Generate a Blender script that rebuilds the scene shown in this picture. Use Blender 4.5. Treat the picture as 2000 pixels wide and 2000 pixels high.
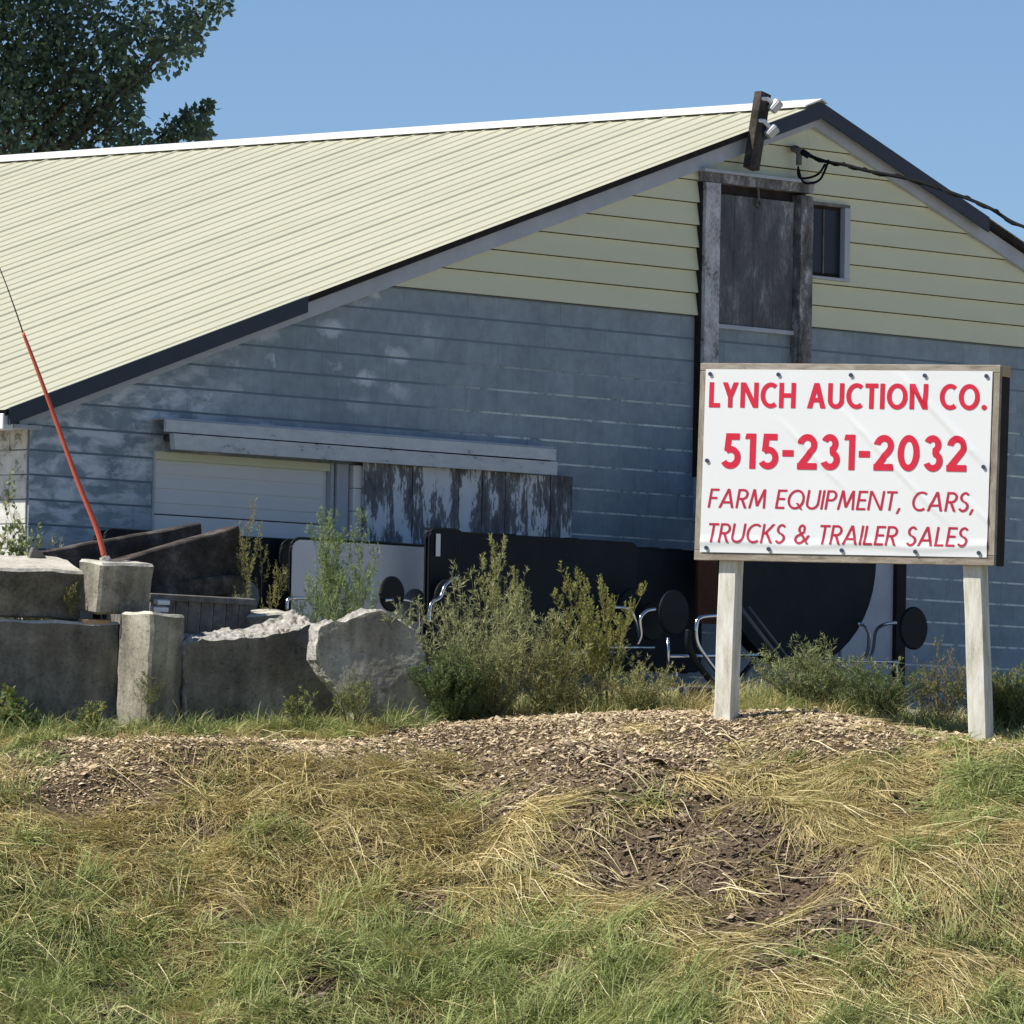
import bpy, bmesh, math, random
import numpy as np
from mathutils import Vector, Matrix, noise as mnoise

for o in list(bpy.data.objects):
    bpy.data.objects.remove(o)
random.seed(7)
RNG = np.random.default_rng(11)
SC = bpy.context.scene
COL = SC.collection

# ------------------------------------------------------------------ camera
FPX, HORIZ, ROLL = 15000.0, 1671.0, 0.017      # focal length / horizon row in photo pixels, roll in radians
CAM = np.array([0, 0, 1.5])
_p = math.atan((HORIZ - 1000) / FPX)
_fw = np.array([0, math.cos(_p), math.sin(_p)])
_r0 = np.array([1, 0, 0.0]); _u0 = np.array([0, -math.sin(_p), math.cos(_p)])
_rt = math.cos(ROLL) * _r0 + math.sin(ROLL) * _u0
_up = -math.sin(ROLL) * _r0 + math.cos(ROLL) * _u0
cd = bpy.data.cameras.new('camera'); cam = bpy.data.objects.new('camera', cd); COL.objects.link(cam)
cam.matrix_world = Matrix(((_rt[0], _up[0], -_fw[0], CAM[0]), (_rt[1], _up[1], -_fw[1], CAM[1]),
                           (_rt[2], _up[2], -_fw[2], CAM[2]), (0, 0, 0, 1)))
cd.sensor_width = 36; cd.sensor_height = 36; cd.lens = FPX / 2000 * 36
cd.clip_start = 0.5; cd.clip_end = 3000
SC.camera = cam

# ------------------------------------------------------------------ sky and sun
SUN_EL, SUN_PHI = 48.0, 12.0                   # sun stands to the left, slightly on the camera's side
w = bpy.data.worlds.new('World'); SC.world = w; w.use_nodes = True
nt = w.node_tree
bg = nt.nodes['Background']
sky = nt.nodes.new('ShaderNodeTexSky'); sky.sky_type = 'NISHITA'; sky.sun_disc = False
sky.sun_elevation = math.radians(SUN_EL); sky.sun_rotation = math.radians(-90 - SUN_PHI)
sky.air_density = 0.75; sky.dust_density = 0.0; sky.ozone_density = 6.0; sky.altitude = 300
nt.links.new(sky.outputs[0], bg.inputs[0]); bg.inputs[1].default_value = 0.081
sl = bpy.data.lights.new('sun', 'SUN'); sl.energy = 4.5; sl.angle = math.radians(0.53); sl.color = (1.0, 0.94, 0.84)
sun = bpy.data.objects.new('sun', sl); COL.objects.link(sun)
_ce = math.cos(math.radians(SUN_EL)); _ph = math.radians(SUN_PHI)
SUNV = Vector((-math.cos(_ph) * _ce, -math.sin(_ph) * _ce, math.sin(math.radians(SUN_EL))))
sun.rotation_euler = SUNV.to_track_quat('Z', 'Y').to_euler(); sun.location = (-30, 40, 40)
vs = SC.view_settings
vs.view_transform = 'Standard'; vs.look = 'None'; vs.gamma = 1; vs.use_curve_mapping = False; vs.exposure = 0.45

# ------------------------------------------------------------------ photo pixel -> place helpers
def ray(px, py):
    return _fw * FPX + _rt * (px - 1000) + _up * (1000 - py)
def at(px, py, Y):
    d = ray(px, py); return Vector(CAM + d * (Y / d[1]))
def project(P):
    q = P - CAM
    z = q @ _fw
    return 1000 + FPX * (q @ _rt) / z, 1000 - FPX * (q @ _up) / z
class Plane:
    """a vertical plane: x runs along it (yaw degrees, positive recedes to the right), y is its outward normal, z up"""
    def __init__(s, P, yaw):
        a = math.radians(yaw); s.yaw = yaw; s.P = np.array(P, float)
        s.d = np.array([math.cos(a), math.sin(a), 0]); s.n = np.array([math.sin(a), -math.cos(a), 0])
    def uz(s, px, py, w=0.0):
        d = ray(px, py); t = ((s.P + s.n * w - CAM) @ s.n) / (d @ s.n); Q = CAM + d * t
        return float((Q - s.P) @ s.d), float(Q[2] - s.P[2])
    def pt(s, u, z, w=0.0):
        return Vector(s.P + s.d * u + s.n * w + np.array([0, 0, z]))

# ------------------------------------------------------------------ object helpers
def tag(o, label=None, cat=None, group=None, kind=None):
    if label: o['label'] = label
    if cat: o['category'] = cat
    if group: o['group'] = group
    if kind: o['kind'] = kind
    return o
def empty(name, loc, rz=0.0):
    o = bpy.data.objects.new(name, None); COL.objects.link(o)
    o.location = loc; o.rotation_euler = (0, 0, rz); o.empty_display_size = 0.2
    return o
def link(name, me, mat=None, parent=None, loc=None, rot=None):
    o = bpy.data.objects.new(name, me); COL.objects.link(o)
    if mat is not None and not me.materials: me.materials.append(mat)
    if parent: o.parent = parent
    if loc is not None: o.location = loc
    if rot is not None: o.rotation_euler = rot
    return o
class MB:
    def __init__(s): s.v = []; s.f = []
    def add(s, vs, fs):
        b = len(s.v); s.v += [tuple(v) for v in vs]; s.f += [tuple(i + b for i in f) for f in fs]; return s
    def box(s, x0, x1, y0, y1, z0, z1, M=None):
        vs = [Vector((x, y, z)) for z in (z0, z1) for x, y in ((x0, y0), (x1, y0), (x1, y1), (x0, y1))]
        if M is not None: vs = [M @ v for v in vs]
        return s.add(vs, [(3, 2, 1, 0), (4, 5, 6, 7), (0, 1, 5, 4), (1, 2, 6, 5), (2, 3, 7, 6), (3, 0, 4, 7)])
    def prism(s, poly, y0, y1, M=None):
        """polygon in x,z pushed from y0 (front) to y1 (back)"""
        n = len(poly)
        a = sum(poly[i][0] * poly[(i + 1) % n][1] - poly[(i + 1) % n][0] * poly[i][1] for i in range(n))
        if a < 0: poly = poly[::-1]
        vs = [Vector((p[0], y, p[1])) for y in (y0, y1) for p in poly]
        if M is not None: vs = [M @ v for v in vs]
        return s.add(vs, [tuple(range(n)), tuple(range(2 * n - 1, n - 1, -1))] +
                     [(i + n, (i + 1) % n + n, (i + 1) % n, i) for i in range(n)])
    def tube(s, path, r, n=8, r1=None, cap=True):
        path = [Vector(p) for p in path]; m = len(path); rings = []
        ref = Vector((0.3, 0.5, 0.81)).normalized()
        for i, p in enumerate(path):
            t = (path[min(i + 1, m - 1)] - path[max(i - 1, 0)]).normalized()
            a = t.cross(ref)
            if a.length < 1e-3: a = t.cross(Vector((1, 0, 0)))
            a.normalize(); b = t.cross(a)
            rr = r if r1 is None else r + (r1 - r) * i / (m - 1)
            rings.append([p + (a * math.cos(k * 2 * math.pi / n) + b * math.sin(k * 2 * math.pi / n)) * rr for k in range(n)])
        vs = [v for g in rings for v in g]; fs = []
        for i in range(m - 1):
            for k in range(n):
                fs.append((i * n + k, i * n + (k + 1) % n, (i + 1) * n + (k + 1) % n, (i + 1) * n + k))
        if cap: fs += [tuple(range(n - 1, -1, -1)), tuple(range((m - 1) * n, m * n))]
        return s.add(vs, fs)
    def mesh(s, name, smooth=False):
        me = bpy.data.meshes.new(name); me.from_pydata([tuple(v) for v in s.v], [], s.f)
        if smooth: me.polygons.foreach_set('use_smooth', [True] * len(me.polygons))
        me.update(); return me
    def build(s, name, mat, parent=None, smooth=False, bevel=0.0, loc=None, rot=None):
        me = s.mesh(name, smooth)
        if bevel:
            bm = bmesh.new(); bm.from_mesh(me)
            bmesh.ops.bevel(bm, geom=[e for e in bm.edges], offset=bevel, segments=1, affect='EDGES')
            bm.to_mesh(me); bm.free()
        return link(name, me, mat, parent, loc, rot)
def spline(pts, k=6):
    """smooth curve through points"""
    P = [Vector(p) for p in pts]; out = []
    for i in range(len(P) - 1):
        a = P[max(i - 1, 0)]; b = P[i]; c = P[i + 1]; d = P[min(i + 2, len(P) - 1)]
        for j in range(k):
            t = j / k
            out.append(0.5 * ((2 * b) + (c - a) * t + (2 * a - 5 * b + 4 * c - d) * t * t + (3 * b - a - 3 * c + d) * t ** 3))
    return out + [P[-1]]
def np_mesh(name, V, F, colors=None):
    """V (n,3), F (m,k) arrays -> mesh; colors (n,3) go to the attribute 'tint'"""
    me = bpy.data.meshes.new(name); n, m, k = len(V), len(F), F.shape[1]
    me.vertices.add(n); me.vertices.foreach_set('co', V.astype(np.float32).ravel())
    me.loops.add(m * k); me.loops.foreach_set('vertex_index', F.astype(np.int32).ravel())
    me.polygons.add(m); me.polygons.foreach_set('loop_start', np.arange(0, m * k, k, dtype=np.int32))
    me.polygons.foreach_set('loop_total', np.full(m, k, dtype=np.int32))
    if colors is not None:
        ca = me.color_attributes.new('tint', 'FLOAT_COLOR', 'POINT')
        ca.data.foreach_set('color', np.concatenate([colors, np.ones((n, 1))], 1).astype(np.float32).ravel())
    me.update(); me.validate(); return me

# ------------------------------------------------------------------ materials
def mat(name, base, rough=0.8, spec=0.3, metal=0.0):
    m = bpy.data.materials.new(name); m.use_nodes = True
    b = m.node_tree.nodes['Principled BSDF']
    b.inputs['Base Color'].default_value = (*base, 1); b.inputs['Roughness'].default_value = rough
    b.inputs['Specular IOR Level'].default_value = spec; b.inputs['Metallic'].default_value = metal
    return m
class NT:
    def __init__(s, m): s.t = m.node_tree; s.b = s.t.nodes['Principled BSDF']
    def n(s, typ, **kw):
        x = s.t.nodes.new(typ)
        for k, v in kw.items(): setattr(x, k, v)
        return x
    def l(s, a, b): s.t.links.new(a, b)
    def val(s, sock, v):
        if hasattr(v, 'is_linked') or hasattr(v, 'links'): s.l(v, sock)
        else: sock.default_value = v
    def math(s, op, a, b=0.5, clamp=False):
        x = s.n('ShaderNodeMath', operation=op); x.use_clamp = clamp; s.val(x.inputs[0], a); s.val(x.inputs[1], b); return x.outputs[0]
    def ramp(s, fac, stops, interp='LINEAR'):
        x = s.n('ShaderNodeValToRGB'); s.l(fac, x.inputs[0]); x.color_ramp.interpolation = interp
        while len(x.color_ramp.elements) < len(stops): x.color_ramp.elements.new(0.5)
        for e, (p, c) in zip(x.color_ramp.elements, stops):
            e.position = p; e.color = (*c, 1) if len(c) == 3 else c
        return x.outputs[0]
    def noise(s, scale, detail=4, rough=0.6, vec=None, dist=0.0):
        x = s.n('ShaderNodeTexNoise'); x.inputs['Scale'].default_value = scale; x.inputs['Detail'].default_value = detail
        x.inputs['Roughness'].default_value = rough; x.inputs['Distortion'].default_value = dist
        if vec is not None: s.l(vec, x.inputs['Vector'])
        return x.outputs[0]
    def mix(s, fac, a, b, mode='MIX'):
        x = s.n('ShaderNodeMix', data_type='RGBA', blend_type=mode); s.val(x.inputs[0], fac)
        s.val(x.inputs[6], a if hasattr(a, 'links') else (*a, 1)); s.val(x.inputs[7], b if hasattr(b, 'links') else (*b, 1)); return x.outputs[2]
    def vec(s, kind='Object', obj=None, scale=(1, 1, 1)):
        if kind == 'Pos': o = s.n('ShaderNodeNewGeometry').outputs['Position']
        else:
            tc = s.n('ShaderNodeTexCoord'); o = tc.outputs['Object']
            if obj: tc.object = obj
        if scale == (1, 1, 1): return o
        mp = s.n('ShaderNodeMapping'); mp.inputs['Scale'].default_value = scale; s.l(o, mp.inputs[0]); return mp.outputs[0]
    def bump(s, h, strength=0.3, dist=0.01):
        x = s.n('ShaderNodeBump'); x.inputs['Strength'].default_value = strength; x.inputs['Distance'].default_value = dist
        s.l(h, x.inputs['Height']); s.l(x.outputs[0], s.b.inputs['Normal'])
    def color(s, c): s.l(c, s.b.inputs['Base Color'])
def noisy(name, stops, scale=6.0, *a_, pits=0.0, **k_):
    m = noisy0(name, stops, scale, *a_, **k_)
    if pits:
        t = NT(m); src = t.b.inputs['Base Color'].links[0].from_socket; v = t.vec('Pos')
        p = t.ramp(t.noise(34, 3, 0.55, v), [(0.60, (0, 0, 0)), (0.66, (1, 1, 1))]); st = t.ramp(t.noise(1.6, 5, 0.6, t.vec('Pos', None, (2.6, 2.6, 0.55))), [(0.42, (0, 0, 0)), (0.62, (1, 1, 1))])
        c1 = t.mix(t.math('MULTIPLY', st, 0.55), src, (0.075, 0.066, 0.05)); t.color(t.mix(t.math('MULTIPLY', p, pits), c1, (0.02, 0.019, 0.017)))
    return m
def noisy0(name, stops, scale=6.0, rough=0.85, spec=0.25, bump=0.25, bdist=0.006, vscale=(1, 1, 1), kind='Pos', detail=6, fine=60.0, metal=0.0, dist=0.0):
    m = mat(name, (0.5, 0.5, 0.5), rough, spec, metal); t = NT(m)
    v = t.vec(kind, None, vscale)
    a = t.noise(scale, detail, 0.65, v, dist); b = t.noise(fine, 3, 0.6, v)
    f = t.math('ADD', t.math('MULTIPLY', a, 0.75), t.math('MULTIPLY', b, 0.25))
    oi = t.n('ShaderNodeObjectInfo').outputs['Random']
    f2 = t.math('ADD', f, t.math('MULTIPLY', t.math('SUBTRACT', oi, 0.5), 0.06))
    t.color(t.ramp(f2, stops)); t.bump(f, bump, bdist)
    return m
def tinted(name, rough=0.7, trans=0.25, spec=0.25):
    m = mat(name, (0.1, 0.1, 0.1), rough, spec); t = NT(m)
    at_ = t.n('ShaderNodeAttribute', attribute_name='tint')
    t.color(at_.outputs['Color'])
    tr = t.n('ShaderNodeBsdfTranslucent'); t.l(at_.outputs['Color'], tr.inputs['Color'])
    mx = t.n('ShaderNodeMixShader'); mx.inputs[0].default_value = trans
    out = t.t.nodes['Material Output']
    t.l(t.b.outputs[0], mx.inputs[1]); t.l(tr.outputs[0], mx.inputs[2]); t.l(mx.outputs[0], out.inputs[0])
    return m
M_leaf = tinted('foliage', 0.6, 0.42)
M_grass = tinted('grass_blades', 0.65, 0.22)
M_chip = tinted('wood_chips', 0.85, 0.0)
M_stem = noisy('weed_stem', [(0.3, (0.10, 0.10, 0.045)), (0.7, (0.22, 0.19, 0.10))], 20)
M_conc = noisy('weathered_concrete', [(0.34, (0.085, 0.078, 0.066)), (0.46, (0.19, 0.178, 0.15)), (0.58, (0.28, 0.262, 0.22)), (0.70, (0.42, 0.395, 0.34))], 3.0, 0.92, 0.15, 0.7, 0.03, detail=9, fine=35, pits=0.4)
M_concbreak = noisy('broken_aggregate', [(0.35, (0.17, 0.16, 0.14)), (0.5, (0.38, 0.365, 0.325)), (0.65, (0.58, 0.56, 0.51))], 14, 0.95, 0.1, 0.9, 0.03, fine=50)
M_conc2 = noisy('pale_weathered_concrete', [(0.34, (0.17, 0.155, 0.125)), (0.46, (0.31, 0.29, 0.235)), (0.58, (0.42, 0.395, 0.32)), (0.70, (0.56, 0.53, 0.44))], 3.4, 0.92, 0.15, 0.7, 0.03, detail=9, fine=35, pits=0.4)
M_conctop = noisy('sunlit_top_concrete', [(0.35, (0.36, 0.34, 0.28)), (0.5, (0.56, 0.535, 0.45)), (0.65, (0.68, 0.65, 0.56))], 5, 0.92, 0.15, 0.5, 0.02, detail=8, fine=40)  # sunlight on the block tops painted in as a paler concrete
M_tie = noisy('creosoted_timber', [(0.35, (0.022, 0.019, 0.017)), (0.52, (0.075, 0.064, 0.056)), (0.70, (0.20, 0.18, 0.16))], 5, 0.9, 0.2, 0.6, 0.012)
M_greywood = noisy('weathered_grey_wood', [(0.35, (0.09, 0.085, 0.08)), (0.55, (0.20, 0.19, 0.175)), (0.7, (0.31, 0.29, 0.26))], 7, 0.9, 0.15, 0.5, 0.006)
M_laminate = noisy('black_laminate', [(0.3, (0.010, 0.014, 0.019)), (0.7, (0.017, 0.022, 0.028))], 3, 0.7, 0.12, 0.05)
M_greylam = noisy('grey_laminate', [(0.3, (0.52, 0.55, 0.59)), (0.7, (0.62, 0.65, 0.69))], 2.5, 0.55, 0.35, 0.05)
M_plastic = mat('black_plastic', (0.007, 0.010, 0.013), 0.6, 0.15)
M_chrome = mat('chromed_tube', (0.55, 0.57, 0.60), 0.22, 0.5, 1.0)
M_stoolgrey = mat('grey_stool_underside', (0.09, 0.10, 0.11), 0.6, 0.4)

# ------------------------------------------------------------------ terrain
_cr = np.array([(-1500, 60.0, 1452), (-400, 60, 1448), (0, 60, 1442), (300, 60.2, 1434), (600, 60.4, 1426), (850, 60.5, 1412), (1000, 60.3, 1404), (1200, 60.0, 1394),
                (1400, 59.8, 1386), (1560, 59.6, 1386), (1680, 59.2, 1402), (1780, 58.9, 1428), (1900, 58.7, 1440), (2000, 58.6, 1446), (2400, 58.5, 1452), (3500, 58.5, 1455)], float)
_gt = np.array([(-30, -2.9), (-8, -2.85), (-7, -2.75), (-6, -2.45), (-5, -2.0), (-4, -1.5), (-3, -0.98), (-2, -0.50), (-1.2, -0.20), (-0.5, -0.06), (0, 0), (0.7, 0.0), (2, 0.06), (6, 0.28), (12, 0.4), (400, 0.6)], float)
def vnoise(x, y, s, seed=0):
    x = x / s + seed * 17.3; y = y / s + seed * 9.1
    xi = np.floor(x).astype(int); yi = np.floor(y).astype(int); fx = x - xi; fy = y - yi
    fx = fx * fx * (3 - 2 * fx); fy = fy * fy * (3 - 2 * fy)
    h = lambda a, b: (np.sin(a * 127.1 + b * 311.7 + seed * 3.3) * 43758.5453) % 1.0
    return (h(xi, yi) * (1 - fx) + h(xi + 1, yi) * fx) * (1 - fy) + (h(xi, yi + 1) * (1 - fx) + h(xi + 1, yi + 1) * fx) * fy
def ground_z(X, Y):
    X = np.asarray(X, float); Y = np.asarray(Y, float)
    px = 1000 + FPX * X / np.maximum(Y, 40.0)
    yc = np.interp(px, _cr[:, 0], _cr[:, 1]); py = np.interp(px, _cr[:, 0], _cr[:, 2])
    zc = 1.5 + (HORIZ + ROLL * np.clip(px - 1000, -2500, 2500) - py) / FPX * yc
    t = Y - yc
    z = zc + np.interp(t, _gt[:, 0], _gt[:, 1])
    near = np.clip((t + 9) / 4, 0, 1) * np.clip((14 - t) / 6, 0, 1)
    z = z + near * ((vnoise(X, Y, 1.05, 1) - 0.5) * 0.42 * np.clip(-t - 0.3, 0.10, 1) + (vnoise(X, Y, 0.42, 2) - 0.5) * 0.14 * np.clip(-t - 0.2, 0.08, 1))
    return np.where(Y < 50, np.minimum(z, 0.0) * 0 + np.interp(Y, [45, 50], [0, 1]) * np.maximum(z, -0.3), np.maximum(z, -0.3))
def gz(x, y): return float(ground_z(np.array([x]), np.array([y]))[0])
def ground_hit(px, py):
    """where the sight line through a photo pixel meets the bank"""
    d = ray(px, py); ys = np.arange(50.5, 66, 0.03); P = CAM + d[None, :] * (ys / d[1])[:, None]
    below = ground_z(P[:, 0], P[:, 1]) > P[:, 2]
    i = int(np.argmax(below)) if below.any() else len(ys) - 1
    return Vector(P[i])
xs = np.concatenate([[-600, -300, -150, -90, -60, -40, -28, -21, -17, -14.5], np.arange(-13, 13.01, 0.11), [14.5, 17, 21, 28, 40, 60, 90, 150, 300, 600]])
ys = np.concatenate([[-200, -60, -10, 15, 30, 40, 45, 47.5, 49], np.arange(50, 67.01, 0.11), [68, 70, 74, 80, 90, 110, 150, 250, 500, 1000]])
GX, GY = np.meshgrid(xs, ys); GZ = ground_z(GX, GY)
nx, ny = len(xs), len(ys)
ii = (np.arange(ny - 1)[:, None] * nx + np.arange(nx - 1)[None, :]).ravel()
gme = np_mesh('ground', np.stack([GX.ravel(), GY.ravel(), GZ.ravel()], 1), np.stack([ii, ii + 1, ii + nx + 1, ii + nx], 1))
_gpx = 1000 + FPX * GX / np.maximum(GY, 40.0); _gt2 = (GY - np.interp(_gpx, _cr[:, 0], _cr[:, 1])).ravel()[:, None]
_yard = np.clip((_gt2 - 0.9) / 0.8, 0, 1); _road = np.clip((-7.5 - _gt2) / 2, 0, 1)
_gc = np.array([[0.125, 0.092, 0.062]]) * (1 - _yard) * (1 - _road) + np.array([[0.46, 0.42, 0.35]]) * _yard + np.array([[0.30, 0.27, 0.19]]) * _road   # soil bank; gravel yard and verge, unseen, paled to bounce light onto the wall
_ca = gme.color_attributes.new('tint', 'FLOAT_COLOR', 'POINT'); _ca.data.foreach_set('color', np.concatenate([_gc, np.ones((len(_gc), 1))], 1).astype(np.float32).ravel())
gme.polygons.foreach_set('use_smooth', [True] * len(gme.polygons))
M_soil = mat('ground_soil_and_bounce_gravel', (0.1, 0.08, 0.06), 0.95, 0.1); t = NT(M_soil); v = t.vec('Pos')
n1 = t.noise(5, 7, 0.65, v); n2 = t.noise(45, 4, 0.7, v)
f = t.math('ADD', t.math('MULTIPLY', n1, 0.6), t.math('MULTIPLY', n2, 0.4))
t.color(t.mix(1.0, t.n('ShaderNodeAttribute', attribute_name='tint').outputs['Color'], t.ramp(f, [(0.32, (0.45, 0.42, 0.42)), (0.5, (1, 1, 1)), (0.7, (1.5, 1.5, 1.45))]), 'MULTIPLY')); t.bump(f, 0.9, 0.04)
tag(link('ground', gme, M_soil), kind='structure')

# ------------------------------------------------------------------ barn
A_BARN = 48.0
FAC = Plane((0, 67.75, 0), A_BARN)
barn = empty('barn', (0, 67.75, 0), math.radians(A_BARN))       # local x along the front wall, y into the barn, z height
tag(barn, 'long low barn with cream ribbed metal roof and grey block gable wall', 'barn')
U = lambda px, py, w=0.0: FAC.uz(px, py, w)                      # photo pixel -> (x, z) on the front wall
OV = 0.16                                                        # roof overhang at the gable
uA, zA = U(1606, 197, OV); uE, zE = U(15, 793, OV)
SL = (zA - zE) / (uA - uE); SR = 0.352; ZB = 6.417; CH = 0.2045  # roof slopes, top of blockwork, course height
uC, _ = U(57, 950); uR = 2 * uA - uC                              # wall corners
def rake(u, off=0.0):
    return (zA - (uA - u) * SL if u < uA else zA - (u - uA) * SR) - off
BASE = 2.2
M_paint = mat('grey_blue_block_paint', (0.09, 0.12, 0.15), 0.85, 0.2)
t = NT(M_paint); v = t.vec('Object', barn)
sep = t.n('ShaderNodeSeparateXYZ'); t.l(v, sep.inputs[0])
base = t.ramp(t.noise(1.1, 5, 0.6, v), [(0.35, (0.24, 0.295, 0.335)), (0.65, (0.305, 0.365, 0.405))])
mid = t.noise(7.5, 6, 0.68, v)
hv = t.n('ShaderNodeHueSaturation'); t.l(base, hv.inputs['Color']); t.l(t.math('ADD', 0.62, t.math('MULTIPLY', mid, 0.78)), hv.inputs['Value']); t.l(t.math('ADD', 0.470, t.math('MULTIPLY', t.noise(3.3, 3, 0.5, v), 0.06)), hv.inputs['Hue']); base = hv.outputs[0]
spk = t.noise(38, 4, 0.7, v)
base = t.mix(t.math('MULTIPLY', t.math('GREATER_THAN', spk, 0.66), 0.3), base, (0.13, 0.155, 0.18))
mp = t.n('ShaderNodeMapping'); mp.inputs['Scale'].default_value = (2.1, 1, 4.9); mp.inputs['Location'].default_value = (0.3, 0, -0.1); t.l(v, mp.inputs[0])
blot = t.noise(1.35, 6, 0.62, mp.outputs[0], 0.4)
vm = t.n('ShaderNodeMapping'); vm.inputs['Scale'].default_value = (2.44, 0.0, 4.89); vm.inputs['Location'].default_value = (0.2, 0, 0.1); t.l(v, vm.inputs[0])
vo = t.n('ShaderNodeTexVoronoi'); vo.inputs['Scale'].default_value = 1.0; vo.inputs['Randomness'].default_value = 0.75; t.l(vm.outputs[0], vo.inputs['Vector'])
sc_ = t.n('ShaderNodeSeparateColor'); t.l(vo.outputs['Color'], sc_.inputs[0])
dd_ = t.math('ADD', vo.outputs['Distance'], t.math('MULTIPLY', t.math('SUBTRACT', t.noise(6.5, 6, 0.7, v), 0.5), 1.1))
spot = t.math('MULTIPLY', t.ramp(dd_, [(0.22, (1, 1, 1)), (0.46, (0, 0, 0))]), t.math('MULTIPLY', t.math('SUBTRACT', sc_.outputs[0], 0.28), 2.2, True))
# worn paint runs down the left of the gable in a broad band that follows the roof line
d1 = t.math('SUBTRACT', t.math('ADD', t.math('MULTIPLY', sep.outputs[0], SL), zA - uA * SL), sep.outputs[2])   # height below the rake
band = t.math('SUBTRACT', 1.0, t.math('MULTIPLY', t.math('ABSOLUTE', t.math('SUBTRACT', d1, 0.75)), 1.1), True)
left = t.math('MULTIPLY', t.math('SUBTRACT', -0.9, sep.outputs[0]), 1.2, True)
lw = t.math('MULTIPLY', t.math('SUBTRACT', -3.2, sep.outputs[0]), 0.7, True)
wear = t.math('MULTIPLY', t.math('MAXIMUM', spot, t.math('MULTIPLY', lw, t.ramp(blot, [(0.45, (0, 0, 0)), (0.52, (0.55, 0.55, 0.55)), (0.60, (1, 1, 1))]))), t.math('MULTIPLY', t.math('MULTIPLY', band, 1.6, True), left))
low = t.math('MULTIPLY', t.math('MULTIPLY', t.math('SUBTRACT', -5.9, sep.outputs[0]), 1.6, True), t.ramp(blot, [(0.47, (0, 0, 0)), (0.6, (0.8, 0.8, 0.8))]))
wear = t.math('MAXIMUM', wear, low)
base = t.mix(t.math('MULTIPLY', wear, 0.9), base, (0.70, 0.745, 0.79))
oi = t.n('ShaderNodeObjectInfo').outputs['Random']
hs = t.n('ShaderNodeHueSaturation'); t.l(base, hs.inputs['Color']); t.l(t.math('ADD', 0.95, t.math('MULTIPLY', oi, 0.1)), hs.inputs['Value'])
t.color(hs.outputs[0]); t.bump(t.noise(55, 5, 0.7, v), 0.5, 0.008)
M_mortar = mat('mortar', (0.2, 0.22, 0.23), 0.95, 0.1); t = NT(M_mortar); v = t.vec('Object', barn)
sep = t.n('ShaderNodeSeparateXYZ'); t.l(v, sep.inputs[0])
f = t.math('MULTIPLY', t.ramp(t.noise(4.5, 7, 0.75, v), [(0.38, (0, 0, 0)), (0.52, (1, 1, 1))]),
           t.math('MULTIPLY', t.math('MULTIPLY', t.math('SUBTRACT', 6.05, sep.outputs[2]), 1.6, True), t.math('MULTIPLY', t.math('ADD', sep.outputs[0], 1.3), 0.8, True)))
t.color(t.mix(f, (0.165, 0.215, 0.255), (0.70, 0.76, 0.74)))
M_siding = noisy('cream_lap_siding', [(0.3, (0.68, 0.67, 0.46)), (0.7, (0.74, 0.725, 0.51))], 1.5, 0.6, 0.3, 0.05, vscale=(1, 1, 3))
M_roof = noisy('cream_painted_steel', [(0.3, (0.51, 0.505, 0.37)), (0.7, (0.57, 0.56, 0.42))], 0.8, 0.45, 0.4, 0.03, kind='Pos', vscale=(1.2, 1.2, 0.5), detail=8, fine=7)
M_white = noisy('white_painted_steel', [(0.3, (0.72, 0.74, 0.74)), (0.7, (0.80, 0.81, 0.80))], 3, 0.5, 0.4, 0.05)
M_navy = noisy('dark_blue_trim_metal', [(0.3, (0.020, 0.029, 0.048)), (0.7, (0.030, 0.041, 0.062))], 2, 0.55, 0.35, 0.05)
M_trim = noisy('pale_grey_trim_paint', [(0.3, (0.38, 0.41, 0.45)), (0.7, (0.50, 0.53, 0.57))], 4, 0.75, 0.25, 0.15)
M_darkwood = noisy('dark_board_edge', [(0.3, (0.012, 0.010, 0.010)), (0.7, (0.04, 0.033, 0.03))], 8, 0.85, 0.2, 0.3)

# --- wall core, with the overhead door opening left in it
gx0, gz0 = U(299, 878); gx1, _ = U(649, 906); gzt = 4.845; gzm = 2.2
rk = lambda u: rake(u, 0.10)
core = MB()
def wall_piece(x0, x1, zb):
    poly = [(x0, zb), (x1, zb)] + ([(x1, rk(x1))]) + ([(uA, rk(uA))] if x0 < uA < x1 else []) + [(x0, rk(x0))]
    core.prism(poly, 0.004, 0.2)
wall_piece(uC, gx0, BASE); wall_piece(gx0, gx1, gzt); wall_piece(gx1, uR, BASE)
wall = core.build('front_wall', M_mortar, barn)
# --- blocks
def clip(poly, a, b, c):
    out = []
    for i in range(len(poly)):
        p, q = poly[i], poly[(i + 1) % len(poly)]
        dp = a * p[0] + b * p[1] - c; dq = a * q[0] + b * q[1] - c
        if dp <= 0: out.append(p)
        if (dp < 0 < dq) or (dq < 0 < dp):
            s = dp / (dp - dq); out.append((p[0] + (q[0] - p[0]) * s, p[1] + (q[1] - p[1]) * s))
    return out
def block_mesh(L, H, b=0.002):
    m = MB(); h = L / 2; k = H / 2
    m.add([(-h + b, 0, -k + b), (h - b, 0, -k + b), (h - b, 0, k - b), (-h + b, 0, k - b),
           (-h, b, -k), (h, b, -k), (h, b, k), (-h, b, k), (-h, .02, -k), (h, .02, -k), (h, .02, k), (-h, .02, k)],
          [(0, 1, 2, 3), (4, 5, 1, 0), (5, 6, 2, 1), (6, 7, 3, 2), (7, 4, 0, 3), (8, 9, 5, 4), (9, 10, 6, 5), (10, 11, 7, 6), (11, 8, 4, 7)])
    return m.mesh('block')
BL, JH, JV = 0.41, 0.018, 0.0008
full = block_mesh(BL - JV, CH - JH); full.materials.append(M_paint)
cands = []
rest = MB()
k = 0
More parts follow.
